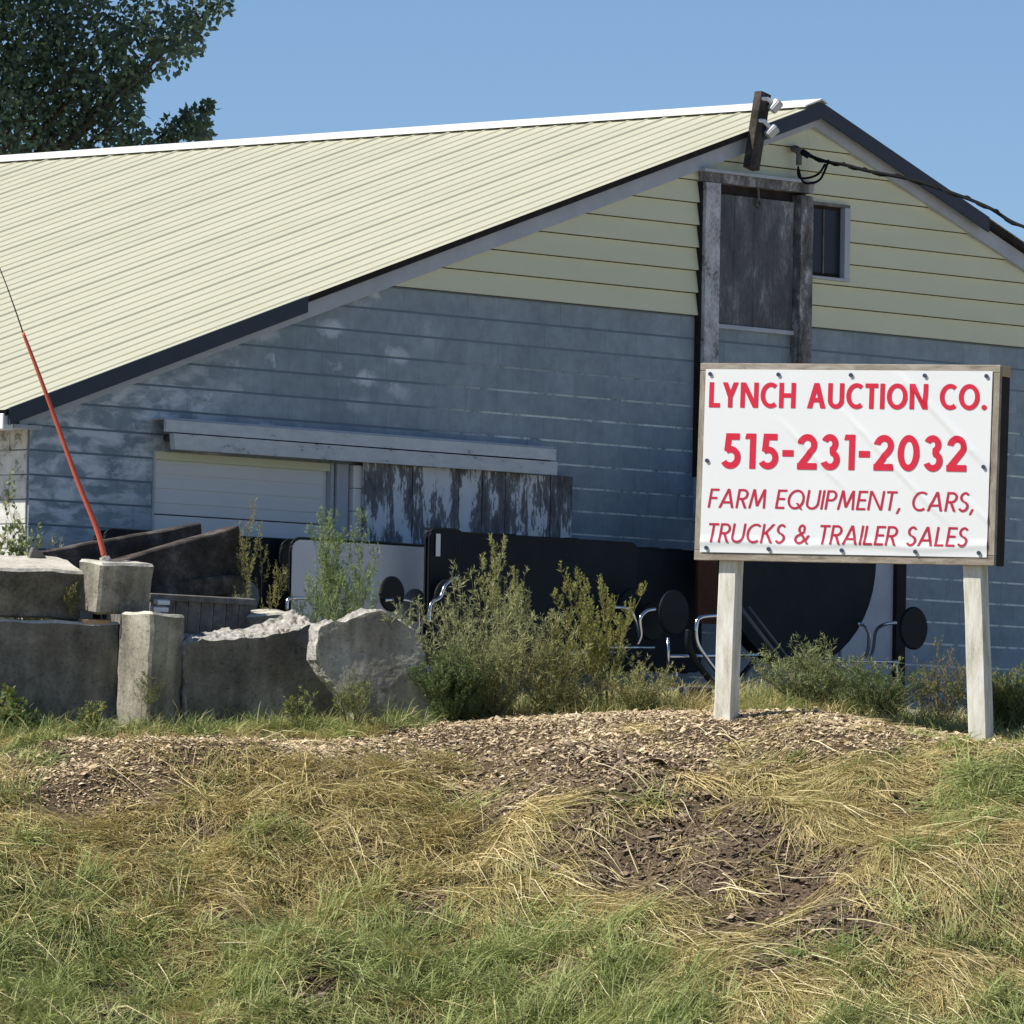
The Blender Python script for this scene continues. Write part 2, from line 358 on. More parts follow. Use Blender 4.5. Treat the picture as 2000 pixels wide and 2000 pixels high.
while ZB - k * CH > BASE:
    z1 = ZB - k * CH; z0 = z1 - CH; zc = (z0 + z1) / 2
    x = uC + (-BL / 2 if k % 2 else 0)
    while x < uR:
        a, b = max(x, uC), min(x + BL, uR); segs = [(a, b)]
        if zc < gzt:
            segs = [(a, min(b, gx0)), (max(a, gx1), b)]
        for a, b in segs:
            if b - a < 0.05: continue
            poly = [(a + JV / 2, z0 + JH / 2), (b - JV / 2, z0 + JH / 2), (b - JV / 2, z1 - JH / 2), (a + JV / 2, z1 - JH / 2)]
            cut = clip(poly, -SL, 1, zA - uA * SL - 0.14); cut = clip(cut, SR, 1, zA + uA * SR - 0.14)
            if len(cut) < 3: continue
            ar = abs(sum(cut[i][0] * cut[(i + 1) % len(cut)][1] - cut[(i + 1) % len(cut)][0] * cut[i][1] for i in range(len(cut)))) / 2
            if ar < 0.002: continue
            cx = (a + b) / 2; P = np.array(FAC.pt(cx, zc)); ppx, ppy = project(P)
            vis = -10 < ppx < 2010 and ppy < 1340 and not (1385 < ppx < 1930 and 730 < ppy < 1090) and not (720 < ppx < 1100 and 915 < ppy) \
                and not (880 < ppx < 1360 and ppy > 1060) and not (580 < ppx < 720 and ppy > 1030) and not (1400 < ppx < 1690 and ppy > 1060) and not (70 < ppx < 300 and ppy > 1080)
            isfull = len(cut) == 4 and abs(ar - (BL - JV) * (CH - JH)) < 1e-4
            if vis: cands.append((cx, zc, cut, isfull))
            else: rest.prism(cut, 0.0, 0.02)
        x += BL
    k += 1
cands.sort(key=lambda c: -abs(c[0]) * 0 - (1 if c[3] else 0))
for i, (cx, zc, cut, isfull) in enumerate(cands):
    if i >= 298: rest.prism(cut, 0.0, 0.02); continue
    jy = RNG.uniform(-0.0007, 0.0007)
    if isfull: link('block', full, None, wall, (cx, jy, zc))
    else: MB().prism(cut, 0.0, 0.02).build('block', M_paint, wall, loc=(0, jy, 0))
tag(rest.build('blockwork', M_paint, wall), kind='stuff')
# --- side wall: white painted blocks, the first few of each course
M_limewash = noisy('flaking_white_paint', [(0.38, (0.22, 0.21, 0.18)), (0.48, (0.58, 0.58, 0.54)), (0.7, (0.78, 0.78, 0.75))], 9, 0.9, 0.15, 0.6, 0.015)
sw = MB(); sw.box(uC + 0.004, uC + 0.2, 0.21, 24, BASE, rake(uC, 0.25)); side = sw.build('side_wall', M_limewash, barn)
sb = block_mesh(BL - 0.004, CH - 0.010, 0.005); sb.materials.append(M_limewash); sbh = block_mesh(BL / 2 - 0.004, CH - 0.010, 0.005); sbh.materials.append(M_limewash)
k = 0
while ZB - k * CH > BASE + 0.2:
    zc = ZB - (k + 0.5) * CH
    if zc + CH / 2 < rake(uC, 0.25):
        y_ = 0.022
        for j in range(5):
            hb = k % 2 and j == 0; ln = BL / 2 if hb else BL
            link('block', sbh if hb else sb, None, side, (uC - 0.014, y_ + ln / 2, zc), (0, 0, -math.pi / 2)); y_ += ln
    k += 1
# --- lap siding on the gable
jl0, _ = U(1362, 480); jl1, _ = U(1390, 480); jr0, _ = U(1546, 500); jr1, _ = U(1570, 500)
wx0, wz1 = U(1566, 398); wx1, wz0 = U(1646, 545)
k = 0
SH = 0.2055
while ZB + k * SH < zA - 0.15:
    z0 = ZB + k * SH + 0.009; z1 = z0 + SH - 0.009
    for (a, b) in ((uC, jl0 - 0.012), (jr1 + 0.004, uR)):
        poly = [(a, z0), (b, z0), (b, z1), (a, z1)]
        segs = [poly]
        if a > 0 and z1 > wz0 and z0 < wz1:
            segs = [[(wx1 + 0.03, z0), (b, z0), (b, z1), (wx1 + 0.03, z1)]]
            if z0 < wz0 - 0.05: segs.append([(a, z0), (wx1 + 0.03, z0), (wx1 + 0.03, wz0 - 0.03), (a, wz0 - 0.03)])
            if z1 > wz1 + 0.05: segs.append([(a, wz1 + 0.03), (wx1 + 0.03, wz1 + 0.03), (wx1 + 0.03, z1), (a, z1)])
        for p in segs:
            p = clip(p, -SL, 1, zA - uA * SL - 0.14); p = clip(p, SR, 1, zA + uA * SR - 0.14)
            if len(p) < 3: continue
            m = MB(); n = len(p)
            def yy(z): return -0.042 + 0.036 * (z - z0) / SH
            vs_ = [(q[0], yy(q[1]), q[1]) for q in p] + [(q[0], 0.006, q[1]) for q in p]
            m.add(vs_, [tuple(range(n)), tuple(range(2 * n - 1, n - 1, -1))] + [(i + n, (i + 1) % n + n, (i + 1) % n, i) for i in range(n)])
            m.build('siding_board', M_siding, barn)


    k += 1
# short boards above the loft door, between its jamb lines
hz0 = U(1380, 330)[1] - 0.012
k = 0
while ZB + k * SH < zA:
    z0 = max(ZB + k * SH + 0.009, hz0); z1 = ZB + (k + 1) * SH
    if z1 > hz0 + 0.03:
        p = clip([(jl0 - 0.012, z0), (jr1 + 0.004, z0), (jr1 + 0.004, z1), (jl0 - 0.012, z1)], -SL, 1, zA - uA * SL - 0.14)
        if len(p) > 2:
            m = MB(); n = len(p); zb = ZB + k * SH
            vs_ = [(q[0], -0.042 + 0.036 * (q[1] - zb) / SH, q[1]) for q in p] + [(q[0], 0.006, q[1]) for q in p]
            m.add(vs_, [tuple(range(n)), tuple(range(2 * n - 1, n - 1, -1))] + [(i + n, (i + 1) % n + n, (i + 1) % n, i) for i in range(n)])
            m.build('siding_board', M_siding, barn)
    k += 1
gbk = MB(); gbk.prism([((ZB + 0.004 - zA + 0.15) / SL + uA, ZB + 0.004), ((zA - 0.15 - ZB) / SR + uA, ZB + 0.004), (uA, rake(uA, 0.15))], -0.003, 0.0035)
gbk.build('gable_shadow_sheet', M_darkwood, barn)  # dark sheet behind the lap gaps, standing in for their shadow lines
# --- roof
roof = MB()
LEN = 26.0; TH = 0.05
L_s = (uA - uE)
roof.prism([(uE, zE - 0.03), (uA, zA - 0.03), (uA, zA - TH - 0.03), (uE, zE - TH - 0.03)], -OV + 0.02, LEN)
uE2 = 2 * uA - uE; zE2 = zA - (uE2 - uA) * SR
roof.prism([(uA + 0.002, zA - 0.03), (uE2, zE2 - 0.03), (uE2, zE2 - TH - 0.03), (uA + 0.002, zA - TH - 0.03)], -OV + 0.02, LEN)
roofo = roof.build('roof', M_darkwood, barn)
def panel_mesh(uu, zz, W=0.9144):
    prof = []
    for r in range(4):
        c = 0.1143 + r * 0.2286; h = 0.015 if r == 3 else 0.010; b = 0.024 if r == 3 else 0.019
        prof += [(c - b, 0), (c - b * 0.45, h), (c + b * 0.45, h), (c + b, 0)]
    prof = [(0, 0)] + prof + [(W, 0)]
    m = MB(); n = len(prof); nrm = Vector((-(zz - zA), 0, (uu - uA))).normalized()
    if nrm.z < 0: nrm = -nrm
    vs_ = []
    for (u, z) in ((uu, zz), (uA, zA)):
        for (y, h) in prof: vs_.append(Vector((u, y, z)) + nrm * (h - 0.02))
    m.add(vs_, [(i, i + 1, n + i + 1, n + i) for i in range(n - 1)])
    return m.mesh('roof_panel')
pm = panel_mesh(uE - 0.04, zE - 0.04 * SL); pm.materials.append(M_roof)
pm2 = panel_mesh(uE2 + 0.04, zE2 - 0.04 * SR); pm2.materials.append(M_roof)
for i in range(28):
    link('roof_panel', pm, None, roofo, (0, -OV + i * 0.9144, 0.0))
    link('roof_panel', pm2, None, roofo, (0, -OV + i * 0.9144, 0.0))
rc = MB(); c = 0.24
rc.prism([(uA - c, zA - c * SL + 0.004), (uA, zA + 0.006), (uA + c / 3, zA - c / 3 * SR + 0.006), (uA + c / 3, zA - c / 3 * SR + 0.010), (uA, zA + 0.022), (uA - c, zA - c * SL + 0.018)], -OV, LEN)
rc.build('ridge_cap', M_white, roofo)
g = MB(); g.box(uE - 0.02, uE + 0.10, -OV + 0.03, LEN, zE - 0.19, zE - 0.06); g.build('eave_fascia', M_white, barn, bevel=0.006)
sf = MB(); sf.box(uE + 0.104, uC + 0.01, -OV + 0.03, LEN, zE - 0.17, zE - 0.14); sf.build('soffit', M_trim, barn)
# --- rake boards: a pale frieze the whole way, dark metal fascia in three lengths
def rakeboard(name, u0, u1, top, bot, y0, y1, m_):
    us = [u0] + ([uA] if u0 < uA < u1 else []) + [u1]
    p = [(u, rake(u, top)) for u in us] + [(u, rake(u, bot)) for u in us[::-1]]
    return MB().prism(p, y0, y1).build(name, m_, barn)
rakeboard('rake_board', uC - 0.2, uR + 0.2, 0.09, 0.235, -0.075, -0.02, M_trim)
rakeboard('rake_lath', uC - 0.2, uR + 0.2, 0.03, 0.082, -OV + 0.015, -0.08, M_darkwood)
ua1, _ = U(600, 600, OV); ub0, _ = U(1490, 255, OV); ub1, _ = U(1931, 438, OV)
rakeboard('fascia_cover', uE + 0.02, ua1, 0.02, 0.16, -OV - 0.012, -OV + 0.012, M_navy)
rakeboard('fascia_cover', ub0, ub1, 0.02, 0.16, -OV - 0.012, -OV + 0.012, M_navy)
# --- loft door
M_loft = noisy('weathered_brown_door', [(0.38, (0.08, 0.082, 0.086)), (0.52, (0.125, 0.128, 0.132)), (0.60, (0.19, 0.195, 0.20)), (0.68, (0.42, 0.42, 0.42))], 3.0, 0.9, 0.15, 0.3, vscale=(2, 1, 0.6), detail=9, fine=30)
M_peel = noisy('peeling_white_frame', [(0.36, (0.12, 0.11, 0.105)), (0.46, (0.40, 0.41, 0.42)), (0.60, (0.60, 0.62, 0.65))], 5.0, 0.85, 0.2, 0.4, vscale=(1.5, 1, 0.8), detail=8, fine=40)
M_darkpeel = noisy('bare_grey_frame', [(0.38, (0.08, 0.075, 0.075)), (0.52, (0.20, 0.19, 0.19)), (0.64, (0.55, 0.55, 0.56))], 7.0, 0.9, 0.15, 0.4, vscale=(2, 1, 0.7), detail=8)
dz0 = U(1390, 634)[1]; dz1 = U(1450, 365)[1]; hz1 = U(1380, 330)[1]
ld = empty('loft_door', (0, 0, 0)); ld.parent = barn
bk = MB(); bk.box(jl1 - 0.02, jr0 + 0.02, 0.0, 0.004, dz0, dz1); bk.build('backing', M_darkwood, ld)
nb = 4; wb = (jr0 - jl1 - 0.01) / nb
for i in range(nb):
    m = MB(); m.box(jl1 + 0.005 + i * wb + 0.002, jl1 + 0.005 + (i + 1) * wb - 0.002, -0.022, -0.002, dz0 + 0.01, dz1 - 0.09); m.build('plank', M_loft, ld)
zj = U(1375, 890)[1]; zj2 = U(1556, 712)[1]
m = MB(); m.box(jl0, jl1, -0.10, -0.0, zj - 0.6, hz1 - 0.13); m.build('jamb', M_peel, ld)
m = MB(); m.box(jl0 - 0.022, jl0 - 0.002, -0.06, 0.0, zj - 0.2, hz1); m.build('casing', M_darkwood, ld)
m = MB(); m.box(jr0, jr1 - 0.002, -0.11, -0.0, zj2 - 0.55, hz1 - 0.15); m.build('jamb', M_darkpeel, ld)
m = MB(); m.box(jl0 - 0.045, jr1 + 0.01, -0.105, -0.0, dz1, hz1 - 0.04); m.build('header', M_darkpeel, ld)
m = MB(); m.box(jl0 - 0.06, jr1 + 0.02, -0.13, -0.0, hz1 - 0.038, hz1 - 0.012); m.build('drip_cap', M_trim, ld)
m = MB(); m.box(jl1 + 0.004, jr0 - 0.004, -0.05, 0.0, dz0 - 0.03, dz0 + 0.008); m.build('sill', M_trim, ld)
hx, _ = U(1473, 370)
m = MB(); m.tube([(hx, -0.04, dz1 + 0.05), (hx + .01, -0.05, dz1 - 0.10), (hx - .03, -0.045, dz1 - 0.14), (hx + .03, -0.045, dz1 - 0.18), (hx + .05, -0.045, dz1 - 0.13)], 0.012, 6); m.build('hasp', M_greywood, ld)
# --- gable window
wn = empty('window', (0, 0, 0)); wn.parent = barn
M_glass = mat('dusty_dark_glass', (0.014, 0.020, 0.032), 0.4, 0.25)
a0 = jr1 + 0.004
for i in range(2):
    xa = a0 + 0.01 + i * (wx1 - 0.045 - a0) / 2; xb = xa + (wx1 - 0.045 - a0) / 2 - 0.012
    m = MB(); m.box(xa, xb, -0.004, 0.002, wz0 + 0.04, wz1 - 0.03); m.build('pane', M_glass, wn)
m = MB(); m.box((a0 + wx1 - 0.045) / 2 - 0.004, (a0 + wx1 - 0.045) / 2 + 0.008, -0.014, 0.002, wz0 + 0.03, wz1 - 0.03); m.build('muntin', M_greywood, wn)
m = MB(); m.box(wx1 - 0.05, wx1 + 0.028, -0.06, 0.002, wz0, wz1); m.build('jamb', M_trim, wn)
m = MB(); m.box(a0, wx1 + 0.028, -0.055, 0.002, wz1 + 0.002, wz1 + 0.03); m.build('head', M_greywood, wn)
m = MB(); m.box(a0, wx1 + 0.03, -0.065, 0.002, wz0 - 0.028, wz0 - 0.002); m.build('sill', M_trim, wn)
# --- overhead door in its opening
M_door = noisy('off_white_door_steel', [(0.3, (0.70, 0.70, 0.68)), (0.7, (0.77, 0.77, 0.75))], 1.2, 0.6, 0.3, 0.05)
gd = empty('overhead_door', (0, 0, 0)); gd.parent = barn
hs_ = 0.53; z1 = gzt
for i in range(5):
    z0 = z1 - hs_
    pnl = MB(); pnl.box(gx0 + 0.02, gx1 - 0.03, 0.035, 0.07, z0 + 0.006, z1 - 0.004); po = pnl.build('door_section', M_door, gd, bevel=0.004)
    for q in (0.27, 0.5, 0.73):
        r_ = MB(); r_.box(gx0 + 0.06, gx1 - 0.07, 0.028, 0.0345, z0 + hs_ * q - 0.045, z0 + hs_ * q + 0.045); r_.build('raised_band', M_door, po, bevel=0.003)
    z1 = z0
m = MB(); m.box(gx0 - 0.0, gx0 + 0.018, -0.012, 0.14, BASE, gzt); m.build('door_jamb', M_trim, gd)
m = MB(); m.box(gx1 - 0.028, gx1 + 0.012, -0.012, 0.14, BASE, gzt); m.build('door_jamb', M_trim, gd)
m = MB(); m.box(gx0 + 0.02, gx1 - 0.03, -0.006, 0.14, gzt - 0.07, gzt - 0.003); m.build('door_head', M_siding, gd)
# --- old sliding door of vertical planks and its hooded track
M_plank = noisy('flaking_plank_paint', [(0.36, (0.09, 0.092, 0.095)), (0.47, (0.19, 0.195, 0.205)), (0.495, (0.27, 0.28, 0.29)), (0.515, (0.66, 0.69, 0.72)), (0.7, (0.72, 0.75, 0.78))], 3.2, 0.9, 0.15, 0.35, vscale=(2.6, 1, 0.55), detail=9, fine=24, dist=0.3)
sd = empty('sliding_door', (0, 0, 0)); sd.parent = barn
px0, _ = U(712, 950, 0.1); px1, _ = U(1117, 970, 0.1); ztop = U(900, 915, 0.1)[1]
n = 9; wp = (px1 - px0) / n
for i in range(n):
    m = MB(); dj = RNG.uniform(-0.004, 0.004)
    m.box(px0 + i * wp + 0.004, px0 + (i + 1) * wp - 0.004, -0.11 + dj, -0.07, BASE + 0.25, ztop - RNG.uniform(0, 0.012)); m.build('plank', M_plank, sd)
m = MB(); m.box(px0 + 0.02, px1 - 0.02, -0.068, -0.03, ztop - 0.3, ztop - 0.16); m.box(px0 + 0.02, px1 - 0.02, -0.068, -0.03, BASE + 0.3, BASE + 0.45); m.build('batten', M_greywood, sd)
q0, _ = U(690, 950, 0.06); q1, _ = U(710, 950, 0.06)
zq = gzt
for i in range(8):      # short painted blocks that close the jamb beside the overhead door
    m = MB(); m.box(q0, q1, -0.06, -0.006, zq - 0.2, zq - 0.006); m.build('jamb_block', M_door, sd); zq -= 0.2
m = MB(); m.box(gx1 + 0.03, q0 - 0.03, -0.03, -0.006, BASE, gzt); m.build('side_board', M_trim, sd)
tx0, tz0 = U(326, 824, 0.2); tx1, tz1 = U(1088, 873, 0.2)
tz = (tz0 + tz1) / 2
tk = empty('track_hood', (0, 0, 0)); tk.parent = barn
M_hood = noisy('chipped_pale_hood', [(0.36, (0.13, 0.15, 0.17)), (0.41, (0.52, 0.55, 0.56)), (0.7, (0.66, 0.69, 0.69))], 6, 0.8, 0.2, 0.3, vscale=(0.7, 1, 2.5), detail=8)
m = MB(); m.prism([(tx0, tz - 0.10), (tx1, tz - 0.10), (tx1, tz), (tx0, tz)], -0.19, -0.165); m.build('upper_board', M_hood, tk)
m = MB(); m.box(tx0 + 0.02, tx1, -0.16, -0.004, tz + 0.003, tz + 0.02); m.build('hood_top', M_trim, tk)
m = MB(); m.prism([(tx0 + 0.09, tz - 0.245), (tx1 - 0.01, tz - 0.23), (tx1 - 0.005, tz - 0.115), (tx0 + 0.07, tz - 0.112)], -0.215, -0.16); m.build('lower_board', M_hood, tk)
m = MB(); m.box(tx0 + 0.30, tx1 - 0.03, -0.155, -0.004, tz - 0.11, tz - 0.02); m.build('track', M_darkwood, tk)
m = MB(); m.tube([(tx0 + 0.07, -0.16, tz - 0.15), (tx0 + 0.07, -0.12, tz - 0.15)], 0.032, 12); m.build('track_roller', M_tie, tk)
# --- pale side door at the right of the gable, mostly behind the tables
rd = empty('side_door', (0, 0, 0)); rd.parent = barn
ra, _ = U(1640, 1200); rb, _ = U(1739, 1200); rc_, _ = U(1757, 1200)
m = MB(); m.box(ra, rb - 0.003, -0.03, -0.006, BASE, 4.45); m.build('door_leaf', M_trim, rd)
m = MB(); m.box(rb, rc_, -0.075, -0.006, BASE, 4.55); m.build('door_post', M_darkwood, rd)

# ------------------------------------------------------------------ lamp post board, service mast and cable on the gable
lp = empty('floodlight_bracket', FAC.pt(*U(1468, 325, 0.18), 0.18), math.radians(A_BARN))
tag(lp, 'leaning dark timber upright above the loft door carrying two small floodlights', 'floodlight')
b0 = FAC.pt(*U(1467, 330, 0.19), 0.19); b1 = FAC.pt(*U(1490, 182, 0.19), 0.19)
Ml = Matrix.Translation(lp.location) @ Matrix.Rotation(math.radians(A_BARN), 4, 'Z'); Mi = Ml.inverted()
v0, v1 = Mi @ b0, Mi @ b1
dirv = (v1 - v0).normalized(); ang = math.atan2(dirv.x, dirv.z); Ln = (v1 - v0).length
Rm = Matrix.Translation(v0) @ Matrix.Rotation(ang, 4, 'Y')
m = MB(); m.box(-0.07, 0.07, -0.045, 0.045, 0, Ln, Rm); m.build('upright', M_tie, lp, bevel=0.004)
M_alu = mat('floodlight_aluminium', (0.45, 0.47, 0.49), 0.4, 0.5, 0.3)
for (lx, lz, ex, ez, tilt) in ((1498, 193, 1516, 205, 0.55), (1492, 236, 1509, 255, 0.65)):
    a_ = Mi @ FAC.pt(*U(lx, lz, 0.25), 0.25); e_ = Mi @ FAC.pt(*U(ex, ez, 0.30), 0.30)
    m = MB(); m.tube([a_ - Vector((0.05, -0.03, 0)), a_, e_], 0.02, 8); ho = m.build('arm', M_white, lp)
    q = MB(); Q = Matrix.Translation(e_) @ Matrix.Rotation(tilt, 4, 'Y') @ Matrix.Rotation(0.5, 4, 'X')
    q.box(-0.042, 0.042, -0.035, 0.035, -0.075, 0.05, Q); hd = q.build('lamp_head', M_alu, lp, bevel=0.012)
    q = MB(); q.box(-0.034, 0.034, -0.040, -0.0355, -0.062, 0.04, Q); q.build('lens', M_alu, hd)
ms = empty('service_mast', FAC.pt(*U(1556, 300, 0.0), 0.0)); tag(ms, 'small grey service bracket with looped black wires under the gable peak', 'wiring')
def W(px, py, w): return FAC.pt(*U(px, py, w), w) - ms.location
m = MB(); m.tube([W(1550, 290, 0.0), W(1556, 292, 0.12), W(1562, 298, 0.16)], 0.035, 10); m.tube([W(1561, 296, 0.14), W(1560, 322, 0.12)], 0.028, 10); m.build('bracket', M_greywood, ms, smooth=True)
m = MB(); m.tube([W(1566, 296, 0.16), W(1574, 301, 0.2), W(1580, 305, 0.22)], 0.03, 8); m.build('insulator', M_plastic, ms, smooth=True)
M_cable = mat('black_cable', (0.006, 0.006, 0.007), 0.8, 0.15)
m = MB()
m.tube(spline([W(1559, 325, 0.12), W(1560, 345, 0.13), W(1575, 348, 0.16), W(1598, 340, 0.2), W(1612, 320, 0.24)]), 0.011, 6)
m.tube(spline([W(1560, 330, 0.12), W(1566, 352, 0.13), W(1580, 358, 0.16), W(1602, 350, 0.2), W(1617, 318, 0.24)]), 0.011, 6)
m.build('drip_loop', M_cable, ms, smooth=True)
end = at(2160, 480, 64.0)
c0 = FAC.pt(*U(1580, 304, 0.22), 0.22)
pts = [c0, FAC.pt(*U(1615, 316, 0.35), 0.35), FAC.pt(*U(1650, 322, 0.5), 0.5), FAC.pt(*U(1700, 335, 0.8), 0.8), FAC.pt(*U(1780, 351, 1.3), 1.3), FAC.pt(*U(1860, 377, 1.9), 1.9), FAC.pt(*U(1930, 405, 2.5), 2.5), FAC.pt(*U(2000, 443, 3.1), 3.1), end]
far = Vector((9.5, 52, 7.6)); pts += [far]
m = MB(); path = spline(pts, 8); m.tube(path, 0.016, 6)
tw = []
for i, p in enumerate(path):
    a = i * 0.9; tw.append(p + Vector((0.02 * math.cos(a), 0, 0.022 * math.sin(a))))
m.tube(tw, 0.007, 5)
tag(m.build('service_cable', M_cable, smooth=True), 'twisted black service cable running from the gable peak off to the right', 'cable')

# ------------------------------------------------------------------ roadside sign
YAW_S = -27.0
S0 = at(1662, 1386, 58.8)
SG = Plane((S0.x, S0.y, 0), YAW_S)
def sgz(px): return gz(*SG.pt(SG.uz(px, 1400)[0], 0)[:2])
TILT = math.radians(1.15)
sx0, _ = SG.uz(1367, 900); sx1, _ = SG.uz(1953, 900)
c_u, c_z = SG.uz(1660, 906)
sign = empty('sign', (S0.x, S0.y, 0.0), math.radians(YAW_S))
tag(sign, 'white banner sign with red lettering in a grey wood frame on two posts', 'sign')
Rt = Matrix.Translation((c_u, 0, c_z)) @ Matrix.Rotation(TILT, 4, 'Y')      # sign face frame: x right, -y out, z up, origin at its middle
Wd = (sx1 - sx0); Hh = SG.uz(1660, 712)[1] - SG.uz(1660, 1100)[1]
hw, hh = Wd / 2, Hh / 2
M_frame = noisy('grey_pine_frame', [(0.32, (0.16, 0.135, 0.105)), (0.5, (0.33, 0.29, 0.235)), (0.68, (0.47, 0.43, 0.37))], 4, 0.85, 0.2, 0.4, vscale=(1.2, 1, 6), kind='Object', detail=9, dist=0.8)
M_framev = noisy('grey_pine_stile', [(0.32, (0.16, 0.135, 0.105)), (0.5, (0.33, 0.29, 0.235)), (0.68, (0.47, 0.43, 0.37))], 4, 0.85, 0.2, 0.4, vscale=(6, 1, 1.2), kind='Object', detail=9, dist=0.8)
M_rawpine = noisy('fresh_pine_end', [(0.3, (0.42, 0.28, 0.16)), (0.7, (0.58, 0.42, 0.26))], 9, 0.8, 0.2, 0.2)
fw_ = 0.085
D0, D1 = -0.075, 0.085
def sbox(name, x0, x1, y0, y1, z0, z1, m_, bev=0.004, par=None):
    return MB().box(x0, x1, y0, y1, z0, z1, Rt).build(name, m_, par or sign, bevel=bev)
sbox('frame_rail', -hw, hw - 0.0, D0, D0 + 0.038, hh - 0.06, hh, M_frame)
sbox('frame_rail', -hw, hw - 0.0, D0, D0 + 0.038, -hh, -hh + 0.075, M_frame)
sbox('frame_stile', -hw, -hw + fw_ * 0.8, D0, D0 + 0.038, -hh + 0.077, hh - 0.062, M_framev)
sbox('frame_stile', hw - fw_ * 0.9, hw, D0, D0 + 0.038, -hh + 0.077, hh - 0.062, M_framev)
sbox('side_board', hw - 0.045, hw - 0.004, D0 + 0.041, D1 + 0.04, -hh + 0.002, hh - 0.085, M_darkwood)
sbox('top_block', hw - 0.05, hw - 0.002, D0 + 0.040, D1 + 0.042, hh - 0.083, hh - 0.002, M_rawpine)
sbox('side_board', -hw + 0.004, -hw + 0.045, D0 + 0.041, D1 + 0.04, -hh + 0.002, hh - 0.004, M_darkwood)
sbox('back_board', -hw + 0.05, hw - 0.05, D1, D1 + 0.018, -hh + 0.01, hh - 0.01, M_darkwood)
sbox('front_board', -hw + 0.05, hw - 0.05, D0 + 0.042, D0 + 0.055, -hh + 0.02, hh - 0.02, M_greywood)
# posts
M_post = noisy('worn_whitewashed_post', [(0.33, (0.36, 0.34, 0.27)), (0.45, (0.60, 0.58, 0.49)), (0.57, (0.76, 0.75, 0.68)), (0.68, (0.86, 0.86, 0.82))], 2.6, 0.85, 0.2, 0.35, vscale=(5, 5, 0.9), detail=9, fine=30)
for pa, pb, pw in ((1417, 1389, 0.15), (1894, 1892, 0.15)):
    ua, za = SG.uz(pa + 6, 1100); ub, _ = SG.uz(pb + 22, 1400 if pa < 1600 else 1445)
    P = SG.pt(ub, 0); zg = gz(P.x, P.y) - 0.25
    Q = MB(); r = pw / 2; yb0, yb1 = D0 + 0.057, D0 + 0.057 + 0.14
    for z, u in ((zg, ub), (za + 0.25, ua - (ub - ua) * 0.25 / (za - zg))):
        Q.v += [(u - r, yb0, z), (u + r, yb0, z), (u + r, yb1, z), (u - r, yb1, z)]
    Q.f = [(3, 2, 1, 0), (4, 5, 6, 7), (0, 1, 5, 4), (1, 2, 6, 5), (2, 3, 7, 6), (3, 0, 4, 7)]
    # a split post face: shallow length-wise cuts by subdividing and jittering
    me = Q.mesh('post'); bm = bmesh.new(); bm.from_mesh(me)
    bmesh.ops.bevel(bm, geom=list(bm.edges), offset=0.008, segments=1, affect='EDGES')
    bmesh.ops.subdivide_edges(bm, edges=[e for e in bm.edges if abs(e.verts[0].co.z - e.verts[1].co.z) > 0.5], cuts=24)
    for v in bm.verts:
        v.co.x += 0.006 * (mnoise.noise(Vector((v.co.x * 6, v.co.y * 6, v.co.z * 2)))); v.co.y += 0.004 * mnoise.noise(Vector((v.co.x * 6 + 9, v.co.y * 6, v.co.z * 3)))
    bm.to_mesh(me); bm.free(); link('post', me, M_post, sign)
# banner
M_banner = mat('white_vinyl', (0.80, 0.82, 0.83), 0.45, 0.35)
bx0, bx1 = -hw + 0.052, hw - 0.062
bz1, bz0 = hh - 0.048, -hh + 0.062
GXN, GZN = 240, 150
def ban(x, z):
    fx = (x - bx0) / (bx1 - bx0); fz = (z - bz0) / (bz1 - bz0)
    y = 0.0
    for (c, s_, amp, wid, lo, hi) in ((0.35, 1, 0.004, 0.013, .3, .75), (0.60, 1, 0.005, 0.013, .15, .8), (0.92, 1, 0.006, 0.016, .45, 1.0), (0.75, 1, 0.004, 0.013, .0, .35)):
        d = (fx - c) + (fz - 0.6) * 0.62
        m_ = max(0, min(1, (fz - lo) * 8)) * max(0, min(1, (hi - fz) * 8))
        y += 1.9 * amp * math.exp(-(d / wid) ** 2) * m_
    y += 0.007 * math.exp(-((fz - 0.055 - 0.01 * math.sin(fx * 14)) / 0.022) ** 2)
    y += 0.004 * mnoise.noise(Vector((x * 1.3, 0, z * 1.6)))
    return D0 - 0.008 - max(-0.004, y)
Vb = []; Fb = []
for j in range(GZN + 1):
    for i in range(GXN + 1):
        x = bx0 + (bx1 - bx0) * i / GXN; z = bz0 + (bz1 - bz0) * j / GZN
        Vb.append(Rt @ Vector((x, ban(x, z), z)))
for j in range(GZN):
    for i in range(GXN):
        a = j * (GXN + 1) + i; Fb.append((a, a + 1, a + GXN + 2, a + GXN + 1))
mb = MB(); mb.v = Vb; mb.f = Fb
banner = mb.build('banner', M_banner, sign, smooth=True)
M_screw = mat('grommet_screw', (0.10, 0.11, 0.16), 0.35, 0.5, 0.8)
gm = MB(); gm.tube([(0, -0.002, 0), (0, -0.012, 0)], 0.016, 10)
gme_ = gm.mesh('grommet'); gme_.materials.append(M_screw)
for (fx, fz) in ((.005, .985), (.252, .985), (.512, .985), (.775, .985), (.992, .985), (.004, .5), (.992, .485), (.012, .012), (.238, .012), (.5, .012), (.762, .012), (.985, .012)):
    x = bx0 + (bx1 - bx0) * (0.012 + fx * 0.976); z = bz0 + (bz1 - bz0) * (0.012 + fz * 0.976)
    p = Rt @ Vector((x, ban(x, z), z)); link('grommet', gme_, None, banner, p, (0, TILT, 0))

